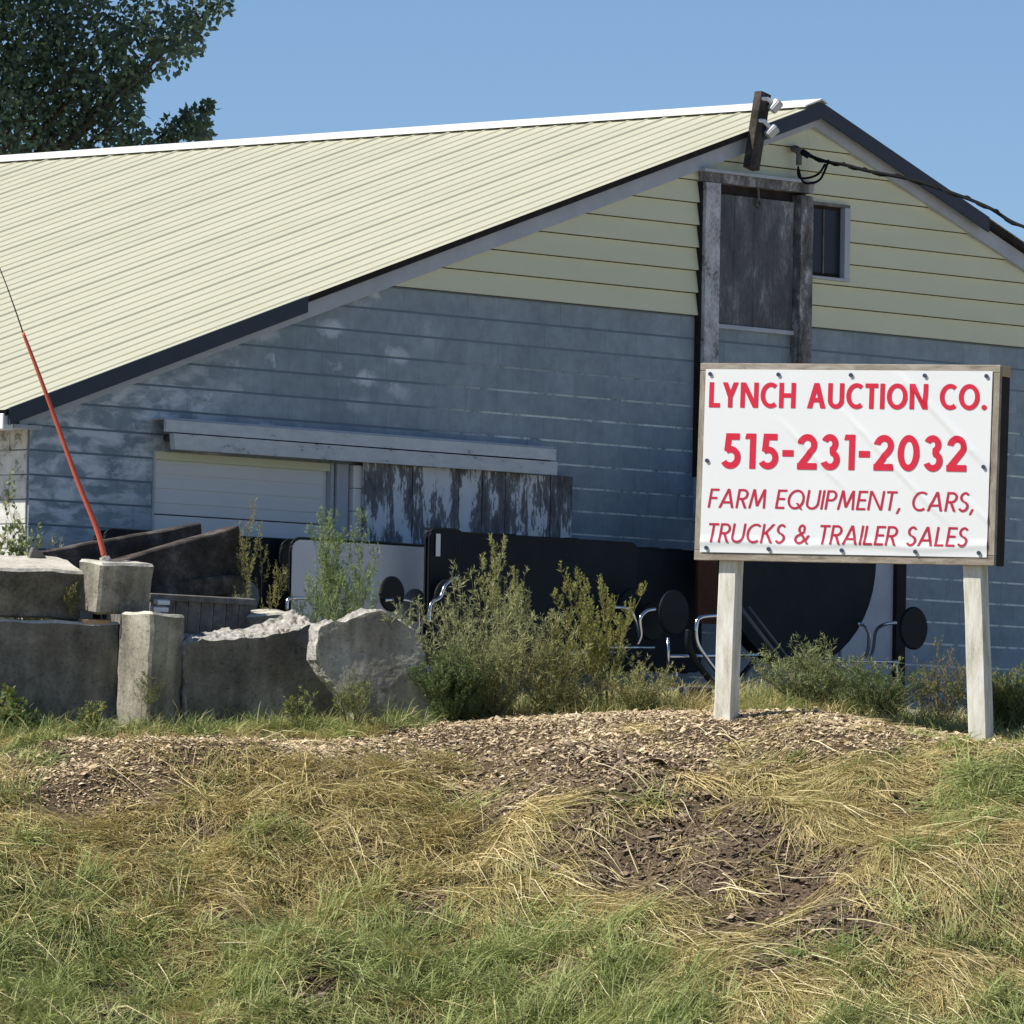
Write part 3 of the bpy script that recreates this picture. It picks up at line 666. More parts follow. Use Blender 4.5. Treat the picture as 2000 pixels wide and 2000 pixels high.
# --- lettering: a small geometric stroke alphabet (cap height 1)
def glyph(ch, s, wd=1.0):
    """list of closed polygons for one character with stroke width s, and its width"""
    P = []
    def V_(x, a=0, b=1): P.append([(x, a), (x + s, a), (x + s, b), (x, b)])
    def H_(y, a, b): P.append([(a, y), (b, y), (b, y + s), (a, y + s)])
    def D_(x0, y0, x1, y1, k=1.12): P.append([(x0, y0), (x0 + s * k, y0), (x1 + s * k, y1), (x1, y1)])
    def S_(x0, y0, x1, y1):
        L_ = math.hypot(x1 - x0, y1 - y0); nx_, ny_ = -(y1 - y0) / L_ * s / 2, (x1 - x0) / L_ * s / 2
        P.append([(x0 + nx_, y0 + ny_), (x0 - nx_, y0 - ny_), (x1 - nx_, y1 - ny_), (x1 + nx_, y1 + ny_)])
    def A_(cx, cy, rx, ry, a0, a1, n=22):
        for i in range(n):
            t0 = math.radians(a0 + (a1 - a0) * i / n); t1 = math.radians(a0 + (a1 - a0) * (i + 1) / n)
            P.append([(cx + rx * math.cos(t0), cy + ry * math.sin(t0)), (cx + rx * math.cos(t1), cy + ry * math.sin(t1)),
                      (cx + (rx - s) * math.cos(t1), cy + (ry - s) * math.sin(t1)), (cx + (rx - s) * math.cos(t0), cy + (ry - s) * math.sin(t0))])
    W_ = {'L': .46, 'Y': .66, 'N': .74, 'C': .68, 'H': .68, 'A': .76, 'U': .66, 'T': .52, 'I': s, 'O': .84, '.': s * 1.1, '5': .58, '1': .34, '2': .60, '3': .58, '0': .66,
          '-': .34, 'F': .44, 'R': .54, 'M': .84, 'E': .46, 'Q': .84, 'P': .52, 'S': .50, 'K': .62, '&': .72, ',': .2, ' ': .30}[ch] * (wd if ch not in 'I.,' else 1)
    w_ = W_
    if ch == 'L': V_(0); H_(0, s, w_)
    elif ch == 'Y': D_(w_ / 2 - s * .56, .42, 0, 1); D_(w_ / 2 - s * .56, .42, w_ - s * 1.12, 1); V_(w_ / 2 - s / 2, 0, .44)
    elif ch == 'N': V_(0); V_(w_ - s); D_(w_ - s * 1.15, 0, 0, 1, 1.15)
    elif ch == 'C': A_(w_ * .62, .5, w_ * .62, .51, 52, 308)
    elif ch in 'O0': A_(w_ / 2, .5, w_ / 2, .51, 0, 360, 32)
    elif ch == 'Q': A_(w_ / 2, .5, w_ / 2, .51, 0, 360, 32); D_(w_ * .82, -.02, w_ * .52, .32)
    elif ch == 'H': V_(0); V_(w_ - s); H_(.5 - s / 2, s, w_ - s)
    elif ch == 'A': D_(0, 0, w_ / 2 - s * .56, 1); D_(w_ - s * 1.12, 0, w_ / 2 - s * .56, 1); H_(.24, w_ * .2, w_ * .8)
    elif ch == 'U': V_(0, .34); V_(w_ - s, .34); A_(w_ / 2, .34, w_ / 2, .35, 180, 360)
    elif ch == 'T': V_(w_ / 2 - s / 2, 0, 1 - s); H_(1 - s, 0, w_)
    elif ch == 'I': V_(0)
    elif ch == '.': A_(w_ / 2, w_ / 2, w_ / 2, w_ / 2, 0, 360, 12); P[:] = [[(w_ / 2 + w_ * .55 * math.cos(k * .5236), w_ / 2 + w_ * .55 * math.sin(k * .5236)) for k in range(12)]]
    elif ch == ',': D_(-.02, -.16, .07, .14, 1.0)
    elif ch == '-': H_(.36, 0, w_)
    elif ch == '1': V_(w_ - s); P.append([(0, 1 - s * .85), (w_ - s, 1 - s * .85), (w_ - s, 1), (.04, 1)])
    elif ch == '2': r = w_ / 2; A_(r, 1 - r * 1.02, r, r * 1.03, -45, 172); S_(r + (r - s / 2) * .74, 1 - r * 1.02 - (r * 1.03 - s / 2) * .67, s * .62, s * .75); H_(0, 0, w_)
    elif ch == '3': r = w_ / 2; A_(r * .92, .735, r * .9, .275, -90, 158); A_(r, .29, r, .30, -160, 90)
    elif ch == '5': r = w_ / 2; H_(1 - s, w_ * .22, w_ * .92); D_(w_ * .12, .50, w_ * .2, 1, 1.0); A_(w_ * .45, .315, w_ * .55, .325, -150, 128)
    elif ch == 'F': V_(0); H_(1 - s, s, w_); H_(.46, s, w_ * .92)
    elif ch == 'E': V_(0); H_(1 - s, s, w_); H_(.46, s, w_ * .92); H_(0, s, w_)
    elif ch in 'PR':
        V_(0); H_(1 - s, s, w_ * .5); H_(.43, s, w_ * .5); A_(w_ * .5, .715, w_ * .5, .285, -90, 90)
        if ch == 'R': D_(w_ - s * 1.05, 0, w_ * .38, .44, 1.15)
    elif ch == 'M': D_(0, 0, w_ * .12, 1, 1.0); D_(w_ - s, 0, w_ * .88 - s, 1, 1.0); D_(w_ / 2 - s * .55, .12, w_ * .12, 1, 1.1); D_(w_ / 2 - s * .55, .12, w_ * .88 - s * 1.1, 1, 1.1)
    elif ch == 'S': r = w_ / 2; A_(r, .745, r * .92, .265, 28, 262); A_(r, .265, r, .275, -152, 86)
    elif ch == 'K': V_(0); D_(s * .6, .46, w_ - s * 1.3, 1, 1.3); D_(w_ - s * 1.2, 0, s * 1.1, .60, 1.25)
    elif ch == '&': A_(w_ * .42, .77, w_ * .26, .24, -30, 220); A_(w_ * .38, .26, w_ * .38, .27, 110, 350); D_(w_ * .88, 0, w_ * .2, .66, 1.2); D_(w_ * .70, .16, w_ * .9, .45, 1.0); P.append([(w_ * .22, .48), (w_ * .30, .40), (w_ * .68, .62), (w_ * .62, .70)])
    return P, w_
def row(text, s, gap, x0, x1, y0, y1, m_, slant=0.0, wd=1.0):
    """x0..x1, y0 (cap top) .. y1 (baseline) are measured on the photo's banner"""
    adv = 0; items = []
    for ch in text:
        P, w_ = glyph(ch, s, wd); items.append((adv, P)); adv += w_ + gap
    adv -= gap
    fx = lambda X: bx0 + (bx1 - bx0) * (X - 115) / 1650; fz = lambda Y: bz0 + (bz1 - bz0) * (1175 - Y) / 1040
    X0, X1, Z0, Z1 = fx(x0), fx(x1), fz(y1), fz(y0)
    kx = (X1 - X0) / (adv + slant); ky = Z1 - Z0
    def split(poly, k=6):
        if len(poly) != 4: return [poly]
        e = [math.dist(poly[i], poly[(i + 1) % 4]) for i in range(4)]
        if e[0] + e[2] > e[1] + e[3]: A, B = (poly[0], poly[1]), (poly[3], poly[2])
        else: A, B = (poly[1], poly[2]), (poly[0], poly[3])
        k = max(1, int(max(e) / 0.07)); mm_ = 3; lp = lambda p, q, t_: (p[0] + (q[0] - p[0]) * t_, p[1] + (q[1] - p[1]) * t_)
        out = []
        for i in range(k):
            a0, a1, b0, b1 = lp(*A, i / k), lp(*A, (i + 1) / k), lp(*B, i / k), lp(*B, (i + 1) / k)
            for j in range(mm_): out.append([lp(a0, b0, j / mm_), lp(a1, b1, j / mm_), lp(a1, b1, (j + 1) / mm_), lp(a0, b0, (j + 1) / mm_)])
        return out
    for off, P in items:
        if not P: continue
        mb = MB(); lift = 0
        for poly0 in P:
            lift += 1
            for poly in split(poly0):
                n = len(poly); vs_ = []
                for (gx, gy) in poly:
                    x = X0 + (off + gx + gy * slant) * kx; z = Z0 + gy * ky
                    vs_.append(Rt @ Vector((x, ban(x, z) - 0.0028 - 0.00004 * lift, z)))
                a_ = sum(poly[i][0] * poly[(i + 1) % n][1] - poly[(i + 1) % n][0] * poly[i][1] for i in range(n))
                mb.add(vs_, [tuple(range(n)) if a_ > 0 else tuple(range(n - 1, -1, -1))])
        mb.build('letter', m_, banner)
M_red = mat('red_print', (0.66, 0.022, 0.055), 0.5, 0.3); M_red2 = mat('dark_red_print', (0.52, 0.022, 0.06), 0.5, 0.3)
row('LYNCH AUCTION CO.', 0.175, 0.085, 140, 1738, 209, 352, M_red, 0, 0.95)
row('515-231-2032', 0.185, 0.12, 226, 1634, 498, 698, M_red, 0.0, 1.0)
row('FARM EQUIPMENT, CARS,', 0.110, 0.10, 152, 1700, 813, 922, M_red2, 0.14)
row('TRUCKS & TRAILER SALES', 0.110, 0.095, 150, 1665, 1009, 1118, M_red2, 0.14)

# ------------------------------------------------------------------ concrete blocks, slabs, timbers
def rough_block(name, L, D, H, seed, amp=0.012, cuts=9, chips=()):
    """a cast block, x -L..0 (right front top corner is the origin), y 0..D back, z -H..0, with worn edges"""
    bm = bmesh.new()
    bmesh.ops.create_cube(bm, size=1)
    for v in bm.verts: v.co = Vector(((v.co.x - 0.5) * L, (v.co.y + 0.5) * D, (v.co.z - 0.5) * H))
    bmesh.ops.bevel(bm, geom=list(bm.edges), offset=0.022, segments=1, affect='EDGES')
    bmesh.ops.triangulate(bm, faces=[f for f in bm.faces if len(f.verts) > 4])
    for _ in range(6):
        es = [e for e in bm.edges if e.calc_length() > 0.085]
        if not es: break
        bmesh.ops.subdivide_edges(bm, edges=es, cuts=1); bmesh.ops.triangulate(bm, faces=[f for f in bm.faces if len(f.verts) > 4])
    for v in bm.verts:
        c = v.co; o = Vector((seed * 7.7, seed * 3.1, 0))
        edge = sum(1 for (q, lim) in ((abs(c.x), L), (abs(c.y), D), (abs(c.z), H)) if min(q, lim - q) < 0.03)
        n = Vector((mnoise.noise(c * 4 + o), mnoise.noise(c * 4 + o * 2 + Vector((5, 0, 0))), mnoise.noise(c * 4 + o + Vector((0, 9, 0)))))
        v.co = c + n * amp + n * (0.022 if edge >= 2 else 0) * abs(mnoise.noise(c * 11 + o))
        v.co += Vector((0, 1, 0)) * 0.004 * mnoise.noise(c * 30)
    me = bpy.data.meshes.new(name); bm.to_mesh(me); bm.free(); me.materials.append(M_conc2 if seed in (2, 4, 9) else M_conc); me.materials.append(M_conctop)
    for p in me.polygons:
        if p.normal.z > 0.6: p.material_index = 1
    return me
def place(o, px, py, Y, yaw, fwd=0, roll=0):
    o.location = at(px, py, Y)
    o.rotation_euler = (Matrix.Rotation(math.radians(yaw), 4, 'Z') @ Matrix.Rotation(math.radians(fwd), 4, 'X') @ Matrix.Rotation(math.radians(roll), 4, 'Y')).to_euler()
    return o
GB = 'concrete blocks stacked at the left'
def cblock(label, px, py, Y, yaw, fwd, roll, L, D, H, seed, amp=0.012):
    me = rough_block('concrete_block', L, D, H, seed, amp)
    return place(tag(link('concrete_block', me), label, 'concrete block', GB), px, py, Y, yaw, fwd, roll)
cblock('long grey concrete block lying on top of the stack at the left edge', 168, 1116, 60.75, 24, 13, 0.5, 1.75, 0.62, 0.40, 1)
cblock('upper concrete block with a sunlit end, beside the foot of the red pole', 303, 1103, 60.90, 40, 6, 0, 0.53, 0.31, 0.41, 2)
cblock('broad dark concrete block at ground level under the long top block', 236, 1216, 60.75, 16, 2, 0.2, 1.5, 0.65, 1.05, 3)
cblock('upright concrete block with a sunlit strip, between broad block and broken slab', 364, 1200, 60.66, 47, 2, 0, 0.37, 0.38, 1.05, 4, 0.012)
# rubble crumbs on the top block, small spacers
def lump(name, px, py, Y, sx, sy, sz, label, cat, m_, seed, group=None):
    bm = bmesh.new(); bmesh.ops.create_icosphere(bm, subdivisions=2, radius=1)
    for v in bm.verts:
        k = 1 + 0.45 * mnoise.noise(v.co * 1.7 + Vector((seed, 0, 0))); v.co = Vector((v.co.x * sx * k, v.co.y * sy * k, v.co.z * sz * k))
    me = bpy.data.meshes.new(name); bm.to_mesh(me); bm.free()
    o = tag(link(name, me, m_), label, cat, group); o.location = at(px, py, Y); return o
lump('rubble_piece', 205, 1095, 60.95, 0.055, 0.05, 0.04, 'pale concrete lump holding the foot of the red pole', 'rubble', M_concbreak, 3)
lump('rubble_piece', 95, 1103, 61.0, 0.12, 0.06, 0.022, 'flat crumbled concrete scrap on the top of the long block', 'rubble', M_concbreak, 5)
wb_ = MB(); wb_.prism([(-0.1, 0), (0.09, 0), (0.02, 0.07), (-0.07, 0.11)], 0, 0.06); o = wb_.build('wood_wedge', M_greywood, bevel=0.006)
o.location = at(78, 1097, 61.1); o.rotation_euler = (0, 0.1, 0.4); tag(o, 'pale wood wedge lying on the top block near the white wall', 'wood scrap')
for (px, py, Y, sx, lab) in ((320, 1177, 61.0, 0.10, 'upper small pale board end wedged beside the upright block'), (315, 1191, 60.95, 0.12, 'lower small pale board end wedged on the upright block'), (188, 1215, 60.7, 0.22, 'thin pale shim between the stacked blocks')):
    m = MB(); m.box(-sx / 2, sx / 2, 0, 0.15, -0.018, 0.018); o = m.build('shim_board', M_rawpine if sx > .2 else M_white, bevel=0.003); o.location = at(px, py, Y); o.rotation_euler = (math.radians(5), 0, math.radians(15)); tag(o, lab, 'wood scrap', 'shims among the blocks')
# broken slabs: outline traced, real thickness
def slab(name, label, pl, poly_px, thick, seed, m_, lean=0.0, amp=0.02, topamp=0.05, ztop=None, backup=0.0):
    rr = random.Random(seed); dens = []
    for i in range(len(poly_px)):
        p, q = poly_px[i], poly_px[(i + 1) % len(poly_px)]; k = max(1, int(math.dist(p, q) / 9))
        for j in range(k):
            x, y = p[0] + (q[0] - p[0]) * j / k, p[1] + (q[1] - p[1]) * j / k
            dens.append((x + rr.uniform(-2.5, 2.5), y + rr.uniform(-3, 3)) if 0 < j else (x, y))
    poly = [pl.uz(*q) for q in dens]
    umin = min(p[0] for p in poly); umax = max(p[0] for p in poly)
    bm = bmesh.new()
    n = len(poly)
    vf = [bm.verts.new((p[0], 0, p[1])) for p in poly]; vb = [bm.verts.new((p[0], thick, p[1])) for p in poly]
    bm.faces.new(vf); bm.faces.new(vb[::-1])
    for i in range(n): bm.faces.new((vf[(i + 1) % n], vf[i], vb[i], vb[(i + 1) % n]))
    bmesh.ops.recalc_face_normals(bm, faces=bm.faces)
    bmesh.ops.triangulate(bm, faces=list(bm.faces))
    for _ in range(7):
        es = [e for e in bm.edges if e.calc_length() > 0.045]
        if not es: break
        bmesh.ops.subdivide_edges(bm, edges=es, cuts=1); bmesh.ops.triangulate(bm, faces=[f for f in bm.faces if len(f.verts) > 3])
    zmin = min(p[1] for p in poly); zmax = max(p[1] for p in poly)
    bm.normal_update()
    nrm = {v.index: v.normal.copy() for v in bm.verts}
    for v in bm.verts:
        c = v.co.copy(); o = Vector((seed * 5.1, seed, seed * 2.2)); nn = v.normal
        side = 1 - abs(nn.y)
        up = max(0, nn.z)
        d = mnoise.noise(c * 3 + o) * amp + (mnoise.noise(c * 6 + o) * 0.7 + mnoise.noise(c * 15 + o) * 0.45 + mnoise.noise(c * 33 + o) * 0.4) * (amp * 0.25 + topamp * side * (0.3 + 0.7 * up))
        v.co += nn * d
        v.co.z += backup * (0.95 + 0.1 * (c.x - umin) / (umax - umin)) * c.y / thick * max(0, (c.z - zmin) / (zmax - zmin) - 0.5) * 2
        v.co.y += lean * (c.z - zmin)
    me = bpy.data.meshes.new(name); bm.to_mesh(me); bm.free()
    me.materials.append(m_); me.materials.append(M_concbreak)
    for p in me.polygons:
        if abs(p.normal.y) < 0.55 or p.normal.z > 0.75: p.material_index = 1
    o = link(name, me, None, None, (pl.P[0], pl.P[1], pl.P[2]), (0, 0, math.radians(pl.yaw)))
    return tag(o, label, 'concrete slab', 'broken slabs')
PA = at(480, 1400, 60.75)
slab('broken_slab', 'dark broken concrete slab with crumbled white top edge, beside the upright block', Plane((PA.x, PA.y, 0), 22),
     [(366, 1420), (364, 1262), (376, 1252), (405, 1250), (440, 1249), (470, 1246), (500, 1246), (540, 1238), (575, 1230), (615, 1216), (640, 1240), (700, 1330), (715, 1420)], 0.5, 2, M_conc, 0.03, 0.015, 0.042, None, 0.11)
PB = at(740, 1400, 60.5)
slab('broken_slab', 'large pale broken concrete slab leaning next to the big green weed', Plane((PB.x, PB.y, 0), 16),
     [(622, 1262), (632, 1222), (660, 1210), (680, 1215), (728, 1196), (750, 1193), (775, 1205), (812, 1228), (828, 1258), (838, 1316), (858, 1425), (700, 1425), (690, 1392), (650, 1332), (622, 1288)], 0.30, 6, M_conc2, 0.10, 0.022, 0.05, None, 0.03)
# old railway timbers
def timber(label, p0, Y0, p1, Y1, wdt, hgt, m_=None, seed=1, name='timber'):
    a, b = at(*p0, Y0), at(*p1, Y1); d = b - a; L = d.length
    bm = bmesh.new(); bmesh.ops.create_cube(bm, size=1)
    for v in bm.verts: v.co = Vector(((v.co.x + 0.5) * L, (v.co.y) * wdt, (v.co.z - 0.5) * hgt))
    bmesh.ops.bevel(bm, geom=list(bm.edges), offset=0.012, segments=1, affect='EDGES')
    bmesh.ops.subdivide_edges(bm, edges=[e for e in bm.edges if abs(e.verts[0].co.x - e.verts[1].co.x) > 0.5 * L], cuts=22)
    bmesh.ops.subdivide_edges(bm, edges=[e for e in bm.edges if abs(e.verts[0].co.z - e.verts[1].co.z) > 0.5 * hgt], cuts=5)
    for v in bm.verts:
        c = v.co; v.co = c + Vector((0.02 * mnoise.noise(c * 9 + Vector((seed, 0, 0))), 0.012 * mnoise.noise(Vector((c.x * 2, c.y * 20, c.z * 22 + seed))), 0.012 * mnoise.noise(Vector((c.x * 3 + seed, c.y * 15, c.z * 5)))))
    me = bpy.data.meshes.new(name); bm.to_mesh(me); bm.free()
    o = link(name, me, m_ or M_tie); o.location = a
    o.rotation_euler = d.to_track_quat('X', 'Z').to_euler()
    return tag(o, label, 'timber', 'old timbers behind the blocks')
timber('dark old timber behind, sloping up from the white wall to the overhead door', (70, 1078), 61.9, (383, 1022), 62.7, 0.16, 0.26, seed=1)
timber('thick dark old timber in front, sloping up beside the wooden bin', (200, 1100), 61.6, (453, 1028), 62.4, 0.20, 0.42, seed=4)
timber('short dark timber lying lowest behind the wooden bin', (300, 1140), 61.9, (470, 1120), 62.3, 0.16, 0.16, seed=7)
# weathered wooden bin
BN = at(485, 1172, 61.9)
bn = empty('wooden_bin', (BN.x, BN.y, BN.z - 0.45)); bn.rotation_euler = (Matrix.Rotation(math.radians(30), 4, 'Z') @ Matrix.Rotation(math.radians(7), 4, 'X') @ Matrix.Rotation(math.radians(1), 4, 'Y')).to_euler()
tag(bn, 'open grey wooden bin with vertical slats between the blocks and the tables', 'wooden bin')
Lb, Db, Hb = 0.92, 0.75, 0.45
for i in range(8):
    a = -Lb + i * Lb / 8
    m = MB(); m.box(a + 0.005, a + Lb / 8 - 0.005, 0.0, 0.022, 0, Hb - 0.04); m.build('slat', M_greywood, bn)
    m = MB(); m.box(a + 0.005, a + Lb / 8 - 0.005, Db - 0.022, Db, 0, Hb); m.build('slat', M_greywood, bn)
for i in range(6):
    a = 0.03 + i * (Db - 0.06) / 6
    m = MB(); m.box(-0.022, 0, a + 0.004, a + (Db - 0.06) / 6 - 0.004, 0, Hb); m.build('slat', M_greywood, bn)
    m = MB(); m.box(-Lb, -Lb + 0.022, a + 0.004, a + (Db - 0.06) / 6 - 0.004, 0, Hb); m.build('slat', M_greywood, bn)
for (y0, y1) in ((-0.03, 0.035), (Db - 0.03, Db + 0.03)):
    m = MB(); m.box(-Lb - 0.02, 0.02, y0, y1, Hb - 0.038 if y0 < 0 else Hb + 0.002, Hb + 0.012 if y0 < 0 else Hb + 0.04); m.build('rim', M_greywood, bn, bevel=0.004)
m = MB(); m.box(-Lb + 0.03, -0.03, 0.03, Db - 0.03, 0.02, 0.05); m.build('floor', M_greywood, bn)
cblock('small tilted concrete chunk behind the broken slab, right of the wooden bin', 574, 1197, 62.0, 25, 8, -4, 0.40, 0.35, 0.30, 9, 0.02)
# red whip pole
rp = empty('marker_pole', at(204, 1090, 60.98)); tag(rp, 'thin red marker pole with a dark whip tip leaning left over the blocks', 'marker pole')
def R_(px, py): return at(px, py, 60.98) - rp.location
M_redpole = noisy('sun_faded_red_tube', [(0.3, (0.50, 0.085, 0.045)), (0.7, (0.62, 0.13, 0.075))], 5, 0.45, 0.4, 0.05)
m = MB(); m.tube(spline([R_(204, 1088), R_(188, 1030), R_(150, 935), R_(105, 810), R_(70, 715), R_(45, 650)]), 0.024, 12, 0.013); m.build('tube', M_redpole, rp, smooth=True)
m = MB(); m.tube(spline([R_(46, 653), R_(28, 600), R_(0, 525), R_(-60, 385)]), 0.006, 6, 0.003); m.build('whip', M_cable, rp, smooth=True)

# ------------------------------------------------------------------ folded canteen tables with stools
TP = {}
def tplane(w): return lambda px, py: FAC.pt(*FAC.uz(px, py, w), w)
def rrect(u0, u1, z0, z1, r, n=6):
    P = []
    for (cx, cz, a) in ((u1 - r, z1 - r, 0), (u0 + r, z1 - r, 90), (u0 + r, z0 + r, 180), (u1 - r, z0 + r, 270)):
        for i in range(n + 1):
            t_ = math.radians(a + 90 * i / n); P.append((cx + r * math.cos(t_), cz + r * math.sin(t_)))
    return P
def table_root(label, px, py, w, group='folded canteen tables along the barn wall'):
    u, z = FAC.uz(px, py, w); p = FAC.pt(u, 0, w)
    r = empty('folding_table', (p.x, p.y, gz(p.x, p.y)), math.radians(A_BARN)); r['u0'] = u; r['w'] = w
    return tag(r, label, 'folding table', group)
def loc(r, px, py, w=None):
    """photo pixel -> point in the table's own frame (x along, y back, z up) at offset w from the barn wall"""
    w = r['w'] if w is None else w
    u, z = FAC.uz(px, py, w); return Vector((u - r['u0'], r['w'] - w, z - r.location.z))
def top(r, poly, y0, th, m_, name='tabletop', edge=True):
    o = MB().prism(poly, y0, y0 + th).build(name, m_, r)
    if edge:
        n = len(poly); path = [(p[0], y0 + th / 2, p[1]) for p in poly] + [(poly[0][0], y0 + th / 2, poly[0][1])]
        MB().tube(path, th * 0.62, 6, cap=False).build('edge_band', M_plastic, o)
    return o
def stool(r, c, rad, m_seat, arm=None, tilt=0.0):
    """a round seat standing on edge, seen face on to the table plane, with its bent chrome arm"""
    m = MB(); n = 28; prof = [(0, 0), (rad * .93, 0.0), (rad, 0.012), (rad, 0.026), (rad * .9, 0.036), (0, 0.038)]
    rings = []
    for (q, y) in prof[1:-1]:
        rings.append([Vector((q * math.cos(2 * math.pi * k / n), y, q * math.sin(2 * math.pi * k / n))) for k in range(n)])
    vs_ = [v for g in rings for v in g]; fs = [tuple(range(n))[::1]]
    for i in range(len(rings) - 1):
        for k in range(n): fs.append((i * n + (k + 1) % n, i * n + k, (i + 1) * n + k, (i + 1) * n + (k + 1) % n))
    fs.append(tuple(range((len(rings) - 1) * n, len(rings) * n))[::-1])
    m.add(vs_, fs); o = m.build('stool_seat', m_seat, r); o.location = c; o.rotation_euler = (0, 0, tilt)
    m2 = MB(); m2.tube([(0, 0.038, 0), (0, 0.055, 0)], rad * 0.45, 12); m2.build('seat_plate', M_stoolgrey, o)
    if arm: MB().tube(spline(arm, 6), 0.016, 8).build('stool_arm', M_chrome, r, smooth=True)
    return o
def bar(r, pts, rad=0.015, name='frame_tube', m_=None):
    return MB().tube(spline(pts, 6) if len(pts) > 2 else pts, rad, 8).build(name, m_ or M_chrome, r, smooth=True)
def caster(r, p):
    o = MB().tube([p + Vector((0, -0.02, 0)), p + Vector((0, 0.02, 0))], 0.045, 14).build('caster', M_plastic, r); return o
def halves(r, pxa, pxb, pyt, zlen, w, m1, m2, rad=0.09, gap=0.13):
    a = loc(r, pxa, pyt, w); b = loc(r, pxb, pyt, w); y = r['w'] - w
    P = rrect(a.x, b.x, a.z - zlen, a.z, rad)
    top(r, P, y, 0.026, m1); top(r, [(p[0] + 0.02, p[1] - 0.01) for p in P], y + gap, 0.026, m2)
    for x in (a.x + 0.25, b.x - 0.25):
        zl = a.z - zlen * 0.55
        bar(r, [Vector((x, y + 0.07, a.z - 0.1)), Vector((x, y + 0.075, zl)), Vector((x, y + 0.07, 0.09))])
        caster(r, Vector((x, y + 0.07, 0.045)))
    bar(r, [Vector((a.x + 0.25, y + 0.07, 0.30)), Vector((b.x - 0.25, y + 0.07, 0.30))])
    m = MB()
    for x in (a.x + (b.x - a.x) * .33, a.x + (b.x - a.x) * .66): m.box(x - 0.07, x + 0.07, y + 0.02, y + 0.14, a.z + 0.002, a.z + 0.022)
    tag(m.build('hinge', M_plastic, r), kind='stuff')
    return a, b, y
# dark table behind the timbers
t1 = table_root('black folded table behind the timbers, nearest the overhead door', 500, 1050, 0.9)
halves(t1, 206, 596, 1034, 1.15, 0.9, M_laminate, M_laminate)
stool(t1, loc(t1, 487, 1166, 1.25), 0.13, M_stoolgrey, [loc(t1, 487, 1180, 1.2), loc(t1, 500, 1192, 1.15), loc(t1, 515, 1194, 1.0)])
# grey table
t2 = table_root('folded table with pale grey top, behind the feathery weed', 710, 1060, 1.15)
halves(t2, 570, 850, 1051, 1.10, 1.15, M_greylam, M_laminate, 0.11)
stool(t2, loc(t2, 768, 1160, 1.6), 0.15, M_plastic, [loc(t2, 752, 1172, 1.6), loc(t2, 790, 1172, 1.55), loc(t2, 812, 1180, 1.5), loc(t2, 818, 1196, 1.45), loc(t2, 819, 1240, 1.4)])
stool(t2, loc(t2, 814, 1182, 1.35), 0.14, M_stoolgrey)
bar(t2, [loc(t2, 560, 1190, 1.5), loc(t2, 562, 1172, 1.5), loc(t2, 575, 1168, 1.5), loc(t2, 620, 1170, 1.4)])
# big black tables
t3 = table_root('large black folded table behind the big green weed, with a paper tag', 900, 1050, 1.45)
a, b, y = halves(t3, 842, 905, 1034, 1.12, 1.52, M_laminate, M_laminate, 0.06, 0.06)
m = MB(); c = loc(t3, 853, 1040, 1.53); m.box(c.x - 0.01, c.x + 0.045, c.y - 0.004, c.y - 0.001, c.z - 0.2, c.z - 0.01); m.build('paper_tag', M_greylam, t3)
bar(t3, [loc(t3, 838, 1215, 1.7), loc(t3, 842, 1180, 1.7), loc(t3, 860, 1166, 1.7), loc(t3, 872, 1140, 1.7), loc(t3, 895, 1126, 1.6)])
stool(t3, loc(t3, 878, 1170, 1.62), 0.17, M_plastic)
t4 = table_root('widest black folded table, in the middle behind the weeds', 1060, 1050, 1.2)
halves(t4, 876, 1246, 1040, 1.12, 1.2, M_laminate, M_laminate, 0.07)
stool(t4, loc(t4, 1276, 1214, 1.5), 0.17, M_plastic, [loc(t4, 1200, 1186, 1.6), loc(t4, 1228, 1190, 1.6), loc(t4, 1240, 1210, 1.6), loc(t4, 1250, 1255, 1.5)])
bar(t4, [loc(t4, 1110, 1275, 1.7), loc(t4, 1200, 1274, 1.7)]); bar(t4, [loc(t4, 1175, 1264, 1.6), loc(t4, 1277, 1265, 1.6)])
stool(t4, loc(t4, 1235, 1185, 1.4), 0.16, M_plastic)
t5 = table_root('black folded table with stool discs, just left of the sign post', 1310, 1080, 1.0)
halves(t5, 1236, 1372, 1071, 1.05, 1.0, M_laminate, M_laminate, 0.06)
stool(t5, loc(t5, 1319, 1196, 1.75), 0.195, M_plastic, [loc(t5, 1279, 1190, 1.8), loc(t5, 1262, 1194, 1.8), loc(t5, 1250, 1210, 1.8), loc(t5, 1252, 1240, 1.75), loc(t5, 1245, 1258, 1.7)])
bar(t5, [loc(t5, 1305, 1245, 1.8), loc(t5, 1305, 1300, 1.8)]); bar(t5, [loc(t5, 1308, 1282, 1.8), loc(t5, 1480, 1279, 1.8)], 0.017)
bar(t5, [loc(t5, 1262, 1346, 1.9), loc(t5, 1298, 1345, 1.9), loc(t5, 1500, 1352, 1.9)], 0.015)
M_rust = noisy('rusty_brown_board', [(0.3, (0.035, 0.016, 0.010)), (0.7, (0.07, 0.032, 0.020))], 5, 0.9, 0.2, 0.2)
c = loc(t5, 1364, 1095, 1.3); d = loc(t5, 1402, 1095, 1.3); m = MB(); m.box(c.x, d.x, c.y, c.y + 0.03, c.z - 0.55, c.z + 0.15); m.build('end_board', M_rust, t5)
